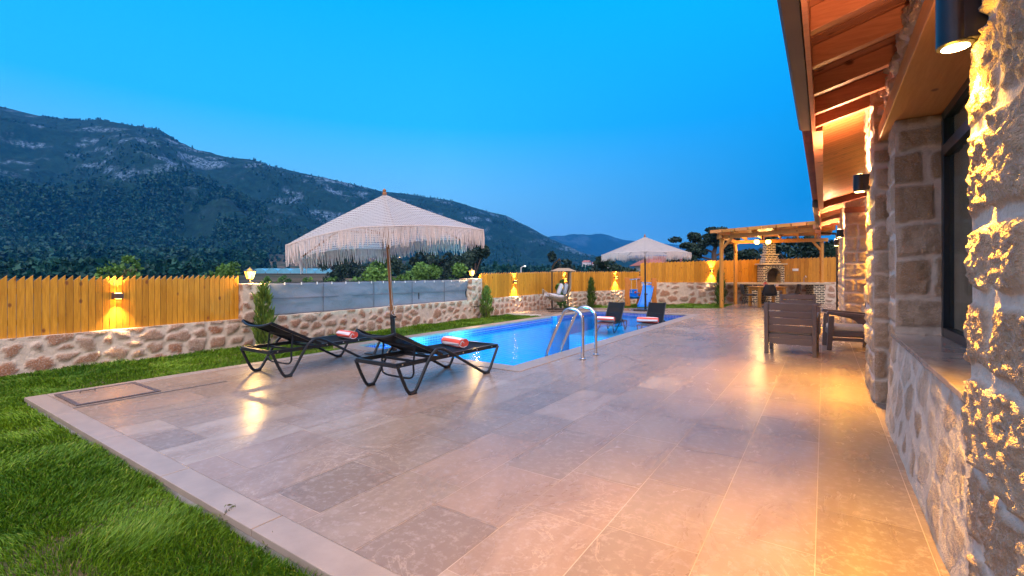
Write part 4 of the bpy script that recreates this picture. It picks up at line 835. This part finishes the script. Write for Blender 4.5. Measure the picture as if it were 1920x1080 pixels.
def towel(loc, rz, label, r=.062, L=.34, ph=0., flat=.85):
    n, m = 40, 16; vs, st = [], []
    for j in range(m+1):
        f = j/m; x = (f-.5)*L
        for i in range(n):
            a = 2*math.pi*i/n; rr = r*(1+.05*math.sin(3*a+ph)+.04*math.sin(7*a+f*5)); e = 1-.12*(abs(f-.5)*2)**6
            vs.append((x, rr*1.18*math.cos(a)*e, r*flat+max(-r*flat+.002, rr*flat*math.sin(a)*e))); st.append(a/(2*math.pi)*4+ph)
    F = [(j*n+i, j*n+(i+1) % n, (j+1)*n+(i+1) % n, (j+1)*n+i) for j in range(m) for i in range(n)]
    root = empty('rolled_towel', loc, rz, label, 'towel', 'rolled striped towels on the loungers'); npmesh('roll', vs, F, M['towel'], root, stripe=st)
    for s in (-1, 1):      # the rolled end: a spiral of the cloth's edge
        vv, ff, ss = [], [], []; K = 90
        for k in range(K+1):
            a = k/K*2*math.pi*3.2; r0 = r*(.10+.86*k/K)
            for q, (dr, dx) in enumerate(((-.0055, .002), (.0, .007), (.0055, .002))): vv.append((s*(L/2+dx-.006), (r0+dr)*1.15*math.cos(a), r*flat+(r0+dr)*flat*.98*math.sin(a))); ss.append(.25+.5*((k//9) % 4 == 0))
        for k in range(K):
            for q in range(2): ff.append((k*3+q, k*3+q+1, k*3+q+4, k*3+q+3))
        npmesh('rolled_end', vv, ff, M['towel'], root, stripe=ss)
        MB().add([(s*(L/2-.008), r*1.1*math.cos(2*math.pi*i/20), r*flat+r*flat*.94*math.sin(2*math.pi*i/20)) for i in range(20)], [tuple(range(20)) if s > 0 else tuple(range(19, -1, -1))]).build('end_cloth', M['towelred'], root)
    return root
M['towelred'] = simple('towel_red', (.55, .06, .045), .95, 0, .3, 60, .4)
towel((-3.64, 4.22, .312), R(-14), 'red and white striped towel rolled at the foot of the nearest lounger', .066, .36, .55)
towel((-5.33, 3.98, .312), R(-8), 'red and white striped towel on the lounger farther left on the deck', .06, .34, .1)
towel((-5.10, 12.35, -.135), R(6), 'red and white towel on the left lounger in the water', .085, .50, .2); towel((-3.99, 12.62, -.135), R(6), 'white towel with red edge on the right lounger in the water', .095, .55, .72)
# ------------------------------------------------------------------ macrame parasols
def parasol(loc, tilt, tilt_dir, Rr, ztop, zrim, rot, label, poleM, fr=.26, nstr=92, pole_r=.026, sag=0.):
    def droop(x, y): return -sag*max(0., -(x*RT[0]+y*RT[1]))*math.hypot(x, y)/Rr
    root = empty('fringed_parasol', loc, 0, label, 'parasol', 'fringed macrame parasols'); ax = Vector((math.cos(tilt_dir), math.sin(tilt_dir), 0)); m = Matrix.Rotation(tilt, 4, ax); root.rotation_euler = m.to_euler()
    MB().tube([(0, 0, .02), (0, 0, .55)], pole_r*1.35, 12).build('lower_tube', M['black'], root, True)
    MB().tube([(0, 0, .5), (0, 0, ztop-.01)], pole_r, 12).build('pole', M[poleM], root, True); b = MB(); b.lathe([(.032, .5), (.036, .51), (.036, .57), (.03, .58)], n=14); b.box((.055, 0, .54), (.05, .02, .03)); b.build('collar', M['black'], root, True)
    MB().lathe([(.032, ztop-.02), (.034, ztop), (.022, ztop+.02), (.028, ztop+.045), (.001, ztop+.075)], n=12).build('finial', M['pole'], root, True)
    b = MB(); b.box((0, 0, .02), (.62, .62, .04)); b.build('base_plate', M['black'], root, bevel=.008)
    K = 6; nu, nr = 28, 18; vs, al, rd, F = [], [], [], []; rim = []
    for k in range(K):
        a0, a1 = rot+k*math.pi/3, rot+(k+1)*math.pi/3; c0, c1 = np.array([math.cos(a0), math.sin(a0)]), np.array([math.cos(a1), math.sin(a1)]); b0 = len(vs)
        for j in range(nr+1):
            t = j/nr
            for i in range(nu+1):
                s = i/nu; p = (c0*(1-s)+c1*s)*Rr*t*(1-.045*t*math.sin(math.pi*s)); z = ztop-.01+(zrim-ztop)*(t**.93)-.045*math.sin(math.pi*s)*t*(1-t)*2.2+.035*math.sin(math.pi*s)*t**3+droop(p[0], p[1])
                vs.append((p[0], p[1], z)); al.append((s-.5)*t*Rr+k*7.3); rd.append(t*Rr*1.1)
                if j == nr and i < nu: rim.append((p[0], p[1], z))
        F += [(b0+j*(nu+1)+i, b0+(j+1)*(nu+1)+i, b0+(j+1)*(nu+1)+i+1, b0+j*(nu+1)+i+1) for j in range(nr) for i in range(nu)]
    npmesh('canopy', vs, F, M['macrame'], root, along=al, radial=rd)
    b = MB(); rim = [Vector(p) for p in rim]; b.tube(rim+[rim[0]], .008, 5); b.build('rim_cord', M['cotton'], root)
    b = MB(); rr = random.Random(3); n = len(rim)
    for q in range(K*nstr):
        f = q/(K*nstr)*n; i = int(f); p = rim[i].lerp(rim[(i+1) % n], f-i); L = fr*rr.uniform(.72, 1.08)*(.92+.10*math.sin(q*.21)); w = rr.uniform(.005, .0085)
        b.tube([p, p+Vector((rr.gauss(0, .003), rr.gauss(0, .003), -L*.5)), p+Vector((rr.gauss(0, .008), rr.gauss(0, .008), -L))], [w*.8, w, w*.7], 4)
    b.build('fringe', M['cotton'], root)
    for k in range(K):
        a = rot+k*math.pi/3; e = Vector((math.cos(a)*Rr*.985, math.sin(a)*Rr*.985, zrim-.02+droop(math.cos(a)*Rr, math.sin(a)*Rr))); h = Vector((math.cos(a)*.03, math.sin(a)*.03, ztop-.10)); mid = h.lerp(e, .52); o = MB().bar(h, e, .016, .024).build('rib', M[poleM], root)
        MB().bar((math.cos(a)*.03, math.sin(a)*.03, zrim+.05), mid, .013, .02).build('strut', M[poleM], root)
    MB().lathe([(.035, zrim), (.05, zrim+.02), (.05, zrim+.07), (.03, zrim+.09)], n=12).build('hub', M[poleM], root, True)
    return root
f_ang = math.atan2(-FW[1], -FW[0])
pa = parasol((-5.31, 4.80, 0), R(3.6), math.atan2(-FW[1], -FW[0]), 1.48, 2.38, 1.725, R(-38), 'large fringed white parasol behind the deck loungers, leaning slightly on its wooden pole', 'pole', sag=.12)
b = MB(); b.tube([(.024, -.01, 1.55), (.03, -.012, 1.1), (.026, -.012, .72)], .004, 5); b.tube(smooth_path([(.026, -.012, .75), (.07, -.03, .66), (.03, -.04, .60), (.10, -.05, .56)], 4), .004, 5); b.tube([(-.025, -.01, .74), (-.10, -.05, .60)], .004, 5); b.build('cord', M['cotton'], pa)
parasol((-4.93, 15.35, 0), R(.5), math.atan2(-FW[1], -FW[0]), 1.44, 2.46, 1.88, f_ang+R(10), 'smaller looking fringed white parasol on a dark pole at the far end of the pool', 'black', .24, 60)
# ------------------------------------------------------------------ armchairs
def armchair(loc, rz, label):
    r = empty('garden_armchair', loc, rz, label, 'armchair', 'taupe garden armchairs on the terrace'); m = M['taupe']; w = .30
    for s in (-1, 1):
        MB().prism([(-.30, 0), (-.235, 0), (-.20, .53), (-.275, .53)], s*w-.027, s*w+.027, Matrix.Rotation(R(90), 4, 'Z') @ Matrix.Rotation(R(90), 4, 'X')).build('leg', m, r, bevel=.006)
        MB().prism([(.25, 0), (.315, 0), (.345, .75), (.285, .75)], s*w-.027, s*w+.027, Matrix.Rotation(R(90), 4, 'Z') @ Matrix.Rotation(R(90), 4, 'X')).build('leg', m, r, bevel=.006)
        b = MB(); b.prism([(-.31, .555), (.31, .50), (.31, .555), (-.29, .60)], s*w-.037, s*w+.037, Matrix.Rotation(R(90), 4, 'Z') @ Matrix.Rotation(R(90), 4, 'X'))
        arc = [(-.21, .545), (0, .50), (.15, .42), (.27, .28), (.285, .34), (.29, .50), (.10, .53)]; b.prism(arc, s*w-.02, s*w+.02, Matrix.Rotation(R(90), 4, 'Z') @ Matrix.Rotation(R(90), 4, 'X')); b.build('armrest', m, r, bevel=.006)
        MB().box((s*w, .02, .265), (.034, .50, .075)).build('side_rail', m, r, bevel=.004); MB().box((s*w, .02, .175), (.03, .50, .05)).build('side_rail', m, r, bevel=.004)
    b = MB(); b.box((0, -.245, .265), (.54, .03, .075)); b.box((0, .275, .27), (.54, .03, .055)); b.box((0, .275, .195), (.54, .03, .085)); b.box((0, .02, .275), (.54, .50, .02)); b.build('seat_frame', m, r, bevel=.004)
    for z, h in ((.70, .10), (.588, .085), (.487, .095), (.383, .095)): MB().box((0, .292+(z-.38)*.08, z), (.545, .022, h), Matrix.Rotation(R(-5), 4, 'X')).build('back_slat', m, r, bevel=.004)
    c = MB().box((0, -.0, .335), (.545, .50, .085)).build('cushion', M['cushion'], r, True, bevel=.03, seg=4); return r
armchair((-.40, 8.13, 0), R(178), 'taupe slatted armchair seen from behind, nearest of the three'); armchair((.30, 9.05, 0), R(-84), 'taupe slatted armchair in side view, half hidden behind the house pier'); armchair((-.42, 11.35, 0), R(8), 'taupe slatted armchair behind the one seen from the back, only its top showing')
# ------------------------------------------------------------------ pergola
pg = empty('pergola', (-3.06, 18.1, 0), 0, 'timber pergola with a flat plank roof over the dining corner', 'pergola'); A0 = Vector((-3.06, 18.1, 0))
A_, B_, C_, D_ = Vector((0, 0, 2.47)), Vector((.06, 2.75, 2.45)), Vector((2.98, 4.9, 2.55)), Vector((3.25, -.75, 2.55))
for p in (A_, B_, C_): MB().bar((p.x, p.y, 0), p, .105, .105, (FW[0], FW[1], 0)).build('post', M['postwood'], pg, bevel=.006)
b = MB(); b.bar(A_+Vector((-.15, .05, .07)), D_+Vector((.1, .05, .07)), .09, .14); b.build('beam', M['postwood'], pg, bevel=.005); b = MB(); b.bar(B_+Vector((-.25, 0, .07)), C_+Vector((.2, 0, .07)), .09, .14); b.build('beam', M['postwood'], pg, bevel=.005)
b = MB(); b.bar(A_+Vector((0, -.25, .07)), B_+Vector((0, .3, .07)), .09, .13); b.build('beam', M['postwood'], pg)
for p, q in ((A_, B_), (B_, A_), (A_, D_), (C_, B_)):
    d = (q-p); d.z = 0; d.normalize(); MB().bar(p+Vector((0, 0, -.38)), p+d*.38+Vector((0, 0, .02)), .06, .08).build('brace', M['postwood'], pg)
for t in (.12, .32, .52, .72, .92):
    p = (A_.lerp(D_, t)); q = B_.lerp(C_, t); MB().bar(p+Vector((0, -.25, .20)), q+Vector((0, .25, .20)), .06, .11).build('joist', M['postwood'], pg)
n = 22; wd = 0
for i in range(n):
    b = MB(); b.tone = random.random()+.01; f = i/n; fm = 1/n; o = [A_+Vector((-.3, -.35, .27)), D_+Vector((.15, -.35, .27)), C_+Vector((.3, .4, .27)), B_+Vector((-.35, .4, .27))]
    a, c, e, g_ = o[0].lerp(o[3], f), o[1].lerp(o[2], f), o[1].lerp(o[2], f+fm*.93), o[0].lerp(o[3], f+fm*.93); b.add([a, c, e, g_]+[q+Vector((0, 0, .03)) for q in (a, c, e, g_)], [(3, 2, 1, 0), (4, 5, 6, 7), (0, 1, 5, 4), (1, 2, 6, 5), (2, 3, 7, 6), (3, 0, 4, 7)])
    if i == 0: pl = b
    else: pl.v += []; pl.t[-1:] = pl.t[-1:]; bo = len(pl.v); pl.v += b.v; pl.f += [tuple(k+bo for k in f_) for f_ in b.f]; pl.t += b.t
pl.build('roof_planks', M['beamwood'], pg)
rr = random.Random(2); x0_, x1_ = A_+Vector((-.32, -.385, .235)), D_+Vector((.2, -.385, .235)); k = 9
for i in range(k):
    b = MB(); b.tone = .9*((i*5) % 3)/2+.02; b.bar(x0_.lerp(x1_, i/k+.004), x0_.lerp(x1_, (i+1)/k-.004), .028, .095); b.build('fascia_board', M['postwood' if i % 2 else 'beamwood'], pg)
for i, (l, z) in enumerate(((.55, 0), (.42, -.13), (.30, -.26))): MB().bx(2.78+.05*i, 2.98, -1.0+.1*i, -.45, 2.60+z, 2.72+z).build('bracket', M['roofwood'], pg)
pl_ = empty('pergola_lamp', (-2.0, 20.6, 2.52), R(30), 'twin glowing globe lamp hanging under the pergola roof above the barbecue', 'lamp'); b = MB(); b.bar((-.20, 0, .04), (.20, 0, .04), .03, .02); b.bar((0, 0, .04), (0, 0, .22), .03, .03); b.build('arm', M['lampmetal'], pl_)
for s in (-.22, .22):
    MB().lathe([(.001, -.10), (.07, -.085), (.10, -.03), (.10, .03), (.06, .06), (.001, .065)], (s, 0, -.03), 16).build('globe', M['lantern2'] if 'lantern2' in M else M['bulb'], pl_, True); point(pl_, (s, -.05, -.19), 60, (1, .55, .16), .09)
# ------------------------------------------------------------------ barbecue
W0, W1 = Vector((*C2, 0)), Vector((*C3, 0)); wd = (W1-W0).normalized(); WR = math.atan2(wd.y, wd.x)
bp_ = Vector((-2.02, 22.38, 0)); 
bq = empty('barbecue_fireplace', tuple(bp_), WR, 'black brick barbecue with arched opening, stepped chimney and stone worktop', 'barbecue')
b = MB(); b.bx(-2.35, 2.2, -.72, -.02, .79, .865); b.build('worktop', M['cream'], bq, bevel=.008)
for x0, x1 in ((-1.02, -.62), (1.55, 1.98), (-.22, .2)): b = MB(); b.bx(x0, x1, -.66, -.05, 0, .788); b.build('brick_pier', M['brick'], bq)
W_, z0, z1 = .46, .868, 1.60; n = 14; ar = .30; zs = 1.16; rim = [(-ar, z0)]+[(-ar*math.cos(math.pi*i/n), zs+ar*math.sin(math.pi*i/n)) for i in range(n+1)]+[(ar, z0)]
outer = [(-W_, z0)]+[(-W_, z0+(z1-z0)*i/4) for i in range(1, 5)]; 
vs = []; 
def ring(y): 
    o = [(-W_, z0)]+[(-W_, zs)]+[]; return o
b = MB(); yf, yb = -.66, -.05
m_ = len(rim); ou = []
for i, (x, z) in enumerate(rim):
    f = i/(m_-1)
    if z <= z0+1e-6: ou.append((math.copysign(W_, x), z0))
    else:
        a = math.atan2(z-zs, x); t_ = min(W_/max(abs(math.cos(a)), 1e-6), (z1-zs)/max(abs(math.sin(a)), 1e-6)); ou.append((math.cos(a)*t_, zs+math.sin(a)*t_))
b.add([(x, yf, z) for x, z in rim]+[(x, yf, z) for x, z in ou]+[(x, yb, z) for x, z in rim]+[(x, yb, z) for x, z in ou], [(i, i+1, m_+i+1, m_+i) for i in range(m_-1)]+[(m_+i, m_+i+1, 3*m_+i+1, 3*m_+i) for i in range(m_-1)])
b.bx(-W_, W_, yb-.1, yb, z0, z1); b.build('hearth_body', M['brick'], bq)
b = MB(); b.add([(x, yf, z) for x, z in rim]+[(x, yb-.1, z) for x, z in rim], [(i+1, i, m_+i, m_+i+1) for i in range(m_-1)]); b.build('arch_lining', M['soot'], bq); b = MB(); b.bx(-ar, ar, yb-.115, yb-.101, z0, zs+ar); b.build('back_lining', M['soot'], bq)
b = MB(); kk = 17
for i in range(kk):
    a0, a1 = math.pi*(i+.08)/kk, math.pi*(i+.62)/kk; q = [(-math.cos(a)*r_, yf-.012, zs+math.sin(a)*r_) for a, r_ in ((a0, ar), (a1, ar), (a1, ar+.12), (a0, ar+.12))]; b.add(q+[(x, yf+.02, z) for x, y, z in q], [(0, 1, 2, 3), (0, 4, 5, 1), (1, 5, 6, 2), (2, 6, 7, 3), (3, 7, 4, 0)])
b.build('arch_bricks', M['black'], bq); b = MB(); nn = [(-math.cos(math.pi*i/24), math.sin(math.pi*i/24)) for i in range(25)]
b.add([(c*ar, yf-.006, zs+s*ar) for c, s in nn]+[(c*(ar+.125), yf-.006, zs+s*(ar+.125)) for c, s in nn], [(i, i+1, 26+i, 25+i) for i in range(24)]); b.build('arch_mortar', M['cream'], bq)
b = MB(); b.bx(-.56, .56, -.74, -.03, z1, z1+.055); b.build('shelf', M['cream'], bq, bevel=.006)
def frust(x0, x1, y0, y1, za, zb): b = MB(); b.add([(-x0, y0, za), (x0, y0, za), (x0, -.05, za), (-x0, -.05, za), (-x1, y1, zb), (x1, y1, zb), (x1, -.05, zb), (-x1, -.05, zb)], [(0, 1, 5, 4), (1, 2, 6, 5), (2, 3, 7, 6), (3, 0, 4, 7), (4, 5, 6, 7)]); return b
frust(.36, .25, -.60, -.45, z1+.056, 2.0).build('hood', M['brick'], bq); b = MB(); b.bx(-.31, .31, -.52, -.03, 2.0, 2.05); b.build('shelf', M['cream'], bq, bevel=.006); frust(.205, .195, -.42, -.42, 2.051, 2.62).build('chimney', M['brick'], bq)
b = MB(); b.bx(-.21, .21, -.43, -.04, 2.62, 2.66); b.build('chimney_cap', M['cream'], bq)
for o in bq.children:
    if o.name.split('.')[0] in ('hearth_body', 'arch_lining', 'back_lining', 'arch_bricks', 'arch_mortar', 'shelf', 'hood', 'chimney', 'chimney_cap'): o.scale.x = .88
MB().tube([(1.35, -.3, .87), (1.35, -.3, 1.10), (1.35, -.42, 1.14), (1.35, -.46, 1.08)], .013, 8).build('tap', M['steel'], bq, True)
b = MB(); b.box((0, 0, 0), (.24, .03, .10)); so = b.build('socket_box', M['white'], None, bevel=.006); fp = W0+wd*((bp_-W0).dot(wd)+1.22)+Vector((wd.y, -wd.x, 0))*-.05; so.location = (fp.x, fp.y, 1.40); so.rotation_euler = (0, 0, WR); tag(so, 'small white socket box on the back fence right of the barbecue', 'socket')
# ------------------------------------------------------------------ dining corner
TP = Vector((-1.78, 19.75, 0)); tb = empty('dining_table', tuple(TP), R(29), 'wooden dining table with square legs in front of the barbecue', 'table')
b = MB(); b.box((0, 0, .735), (1.02, .95, .04)); b.build('tabletop', M['postwood'], tb, bevel=.005); b = MB(); b.box((0, 0, .665), (.86, .80, .10)); b.build('apron', M['postwood'], tb)
for x in (-.43, .43):
    for y in (-.40, .40): MB().box((x, y, .355), (.095, .095, .71)).build('leg', M['postwood'], tb, bevel=.004)
def shell_chair(loc, rz, label):
    r = empty('dining_chair', loc, rz, label, 'chair', 'black shell chairs at the dining table'); n, m = 10, 16; vs = []
    prof = smooth_path([(-.24, .445, .21), (-.12, .435, .235), (.05, .43, .235), (.17, .46, .23), (.225, .56, .215), (.25, .70, .195), (.27, .84, .13)], 3)
    for p in prof:
        for i in range(n+1): s = i/n*2-1; vs.append((s*p.z, p.x-.05*s*s*(1 if p.y > .5 else .2), p.y+.045*s*s*(1 if p.y < .5 else .1)))
    F = [(j*(n+1)+i, j*(n+1)+i+1, (j+1)*(n+1)+i+1, (j+1)*(n+1)+i) for j in range(len(prof)-1) for i in range(n)]
    o = npmesh('shell', vs, F, M['black'], r); md = o.modifiers.new('s', 'SOLIDIFY'); md.thickness = .012
    for x in (-1, 1):
        for y in (-1, 1): MB().tube([(x*.12, y*.11, .425), (x*.21, y*.19+.01, .0)], .0085, 6).build('leg', M['black'], r, True)
    b = MB()
    for q in ((-.165, -.15, .2, .165, .17, .2), (.165, -.15, .2, -.165, .17, .2), (-.165, -.15, .2, .165, -.15, .2), (-.165, .17, .2, .165, .17, .2)): b.tube([q[:3], q[3:]], .006, 5)
    b.build('wire_brace', M['black'], r); MB().box((0, -.02, .452), (.36, .34, .03)).build('seat_pad', simple('seat_pad', (.16, .15, .15), .9) if 'seat_pad' not in bpy.data.materials else bpy.data.materials['seat_pad'], r, True, bevel=.012); return r
shell_chair((-2.30, 18.95, 0), R(110), 'black shell chair at the left side of the dining table'); shell_chair((-1.62, 19.05, 0), R(185), 'black shell chair with its back to the camera in front of the dining table'); shell_chair((-.98, 20.2, 0), R(-68), 'black shell chair at the right side of the dining table, turned left')
bw = empty('fruit_bowl', (TP.x-.05, TP.y+.1, .757), 0, 'bowl of red fruit on the dining table', 'bowl'); MB().lathe([(.05, 0), (.06, .01), (.13, .06), (.14, .075), (.125, .06), (.05, .018), (.001, .016)], n=20).build('bowl', M['ceramic'], bw, True)
for i, (x, y, z) in enumerate(((.05, .02, .07), (-.05, .03, .07), (0, -.05, .07), (.0, .02, .125))): MB().lathe([(.001, -.045), (.03, -.035), (.045, 0), (.034, .033), (.001, .038)], (x, y, z), 12).build('fruit', M['fruit'], bw, True)
for i, (x, y) in enumerate(((.26, -.12), (.34, .05))): o = MB().lathe([(.025, 0), (.035, .02), (.04, .075), (.036, .075), (.022, .01), (.001, .01)], n=14).build('cup', M['ceramic'], None, True); o.location = (TP.x+x, TP.y+y, .757); tag(o, ('white cup near the front of the dining table', 'white cup beside the other cup, deeper on the dining table')[i], 'cup', 'cups on the dining table')
# ------------------------------------------------------------------ swing chair
sw = empty('hanging_swing_chair', (-7.30, 13.55, 0), YAW, 'rattan swing chair hanging from a canopied metal stand by the wall', 'swing chair')   # local x = picture right
b = MB(); b.tube([(-.30, -.35, .03), (.55, -.30, .03)], .028, 8); b.tube([(-.30, .40, .03), (.60, .35, .03)], .028, 8); b.tube([(-.1, -.33, .03), (-.1, .39, .03)], .028, 8); b.tube([(-.12, .36, .03), (-.12, .36, 1.30)], .026, 8); b.tube([(.42, .36, .03), (.42, .36, 1.30)], .022, 8); b.tube(smooth_path([(-.12, .36, 1.28), (-.08, .3, 1.5), (.05, .1, 1.66), (.12, .05, 1.70)], 4), .022, 8); b.tube([(.12, .05, 1.70), (.12, .05, 1.32)], .009, 6); b.build('stand', M['gutter'], sw, True)
b = MB(); b.add([(-.20, -.3, 1.30), (.62, -.3, 1.30), (.62, .45, 1.30), (-.20, .45, 1.30), (.05, -.05, 1.40), (.40, -.05, 1.40), (.40, .25, 1.40), (.05, .25, 1.40)], [(0, 1, 5, 4), (1, 2, 6, 5), (2, 3, 7, 6), (3, 0, 4, 7), (4, 5, 6, 7), (3, 2, 1, 0)]); b.build('canopy', M['rattan'], sw)
prof = smooth_path([(-.46, .56), (-.40, .50), (-.20, .38), (.05, .30), (.28, .36), (.40, .58), (.44, .85), (.44, 1.27)], 4); wds = [.20, .26, .33, .36, .36, .34, .30, .26, .26]
b = MB(); k = len(prof)
def wat(i): return np.interp(i/(k-1)*8, range(9), wds)
for i in range(0, k): 
    w = wat(i); rise = .16 if i < k*.72 else .03
    b.tube(smooth_path([(prof[i].x, -w, prof[i].y+rise), (prof[i].x, -w*.6, prof[i].y+.03), (prof[i].x, 0, prof[i].y), (prof[i].x, w*.6, prof[i].y+.03), (prof[i].x, w, prof[i].y+rise)], 3), .010, 5)
for s in np.linspace(-1, 1, 11): b.tube([(p.x, wat(i)*s, p.y+(.16 if i < k*.72 else .03)*s*s) for i, p in enumerate(prof)], .011, 5)
b.build('basket', M['rattan'], sw)
o = MB().box((-.10, 0, .50), (.66, .50, .12), Matrix.Rotation(R(8), 4, 'Y')).build('seat_cushion', M['cushiongrey'], sw, True, bevel=.05, seg=4)
for i, (x, y, a, lb) in enumerate(((.10, -.12, 20, 'grey pillow at the front of the swing chair seat'), (.30, .10, 14, 'grey pillow leaning on the back of the swing chair'))):
    p = empty('pillow', tuple(Matrix.Translation((-7.30, 13.55, 0)) @ Matrix.Rotation(YAW, 4, 'Z') @ Vector((x, y, .70))), YAW, lb, 'pillow', 'pillows on the swing chair'); MB().box((0, 0, .02), (.12, .36, .36), Matrix.Rotation(R(a), 4, 'Y') @ Matrix.Rotation(R(6), 4, 'X')).build('pillow_cover', M['cushiongrey'], p, True, bevel=.055, seg=4)
# ------------------------------------------------------------------ playset
ps = empty('playset', (-6.02, 17.95, -.1), YAW, 'small wooden playset with a blue slide and a blue baby swing', 'playset')
def wavy(x, y, h, seed):
    r_ = random.Random(seed); b = MB(); n = 10; L, Rr = [], []
    for i in range(n+1): z = h*i/n; o = .022*math.sin(i*.9+seed); L.append((x-.10+.02*math.sin(i*.5)+o-.03*(1-i/n), z)); Rr.append((x+.09+o*.8-.02*(i/n), z))
    b.add([(q[0], y+dy, q[1]) for dy in (-.03, .03) for q in L+Rr], [(i, n+1+i, n+2+i, i+1) for i in range(n)]+[(2*n+2+i+1, 2*n+2+n+2+i, 2*n+2+n+1+i, 2*n+2+i) for i in range(n)]+[(i, i+1, 2*n+3+i, 2*n+2+i) for i in range(n)]+[(n+1+i+1, n+1+i, 3*n+3+i, 3*n+4+i) for i in range(n)]+[(n, 2*n+1, 4*n+3, 3*n+2)]); b.build('post', M['playwood'], ps, bevel=.008)
wavy(-.44, 0, 1.17, 1); wavy(.20, .62, 1.22, 4); wavy(.60, .0, 1.15, 7)
MB().tube([(-.44, 0, 1.09), (.20, .60, 1.12)], .022, 8).build('swing_bar', M['steel'], ps, True); MB().tube([(.20, .62, .98), (.60, .02, .96)], .02, 8).build('top_bar', M['steel'], ps, True)
b = MB(); sl = smooth_path([(.42, .25, .86), (.36, .0, .76), (.16, -.42, .40), (-.02, -.75, .14), (-.12, -.95, .08)], 4)
for p, q in zip(sl, sl[1:]):
    for x0, x1, z0, z1 in ((-.19, .19, 0, .02), (-.21, -.18, 0, .10), (.18, .21, 0, .10)):
        b.add([(p.x+x0, p.y, p.z+z0), (p.x+x1, p.y, p.z+z0), (q.x+x1, q.y, q.z+z0), (q.x+x0, q.y, q.z+z0), (p.x+x0, p.y, p.z+z1), (p.x+x1, p.y, p.z+z1), (q.x+x1, q.y, q.z+z1), (q.x+x0, q.y, q.z+z1)], [(0, 1, 2, 3), (7, 6, 5, 4), (0, 4, 5, 1), (1, 5, 6, 2), (2, 6, 7, 3), (3, 7, 4, 0)])
b.build('slide', M['blueplastic'], ps)
b = MB()
for i in range(4): b.box((.58, .32, .18+.19*i), (.14, .42, .04))
b.build('rung', M['white'], ps); 
b = MB()
for s in (-1, 1): b.tube([(-.12+s*.10, .30, 1.09), (-.12+s*.12, .25, .55)], .008, 5)
b.build('swing_rope', M['cotton'], ps)
b = MB(); b.lathe([(.17, 0), (.20, .03), (.21, .10), (.19, .11), (.15, .05), (.001, .04)], (-.12, .25, .34), 18); b.box((-.12, .42, .56), (.36, .05, .30)); b.tube([(-.12+.19*math.cos(a), .25+.17*math.sin(a), .56) for a in np.linspace(math.pi*.0, -math.pi, 12)], .022, 7); b.build('baby_swing', M['blueplastic'], ps, True, bevel=.004)
MB().lathe([(.001, -.05), (.045, -.02), (.045, .02), (.001, .05)], (-.13, .05, .60), 12).build('red_knob', M['fruit'], ps, True)
# ------------------------------------------------------------------ the evening air
def m_haze():
    m = bpy.data.materials.new('haze'); m.use_nodes = True; t = m.node_tree; t.nodes.clear(); o = N(t, 'ShaderNodeOutputMaterial'); v = N(t, 'ShaderNodeVolumePrincipled'); v.inputs['Density'].default_value = HAZE; v.inputs['Color'].default_value = (.02, .34, .95, 1); v.inputs['Anisotropy'].default_value = 0.; t.links.new(v.outputs[0], o.inputs['Volume']); return m
HAZE = .00020
b = MB(); b.bx(-3900, 3900, -3900, 3900, -1.2, 430); hz = b.build('haze', m_haze()); tag(hz, kind='stuff')
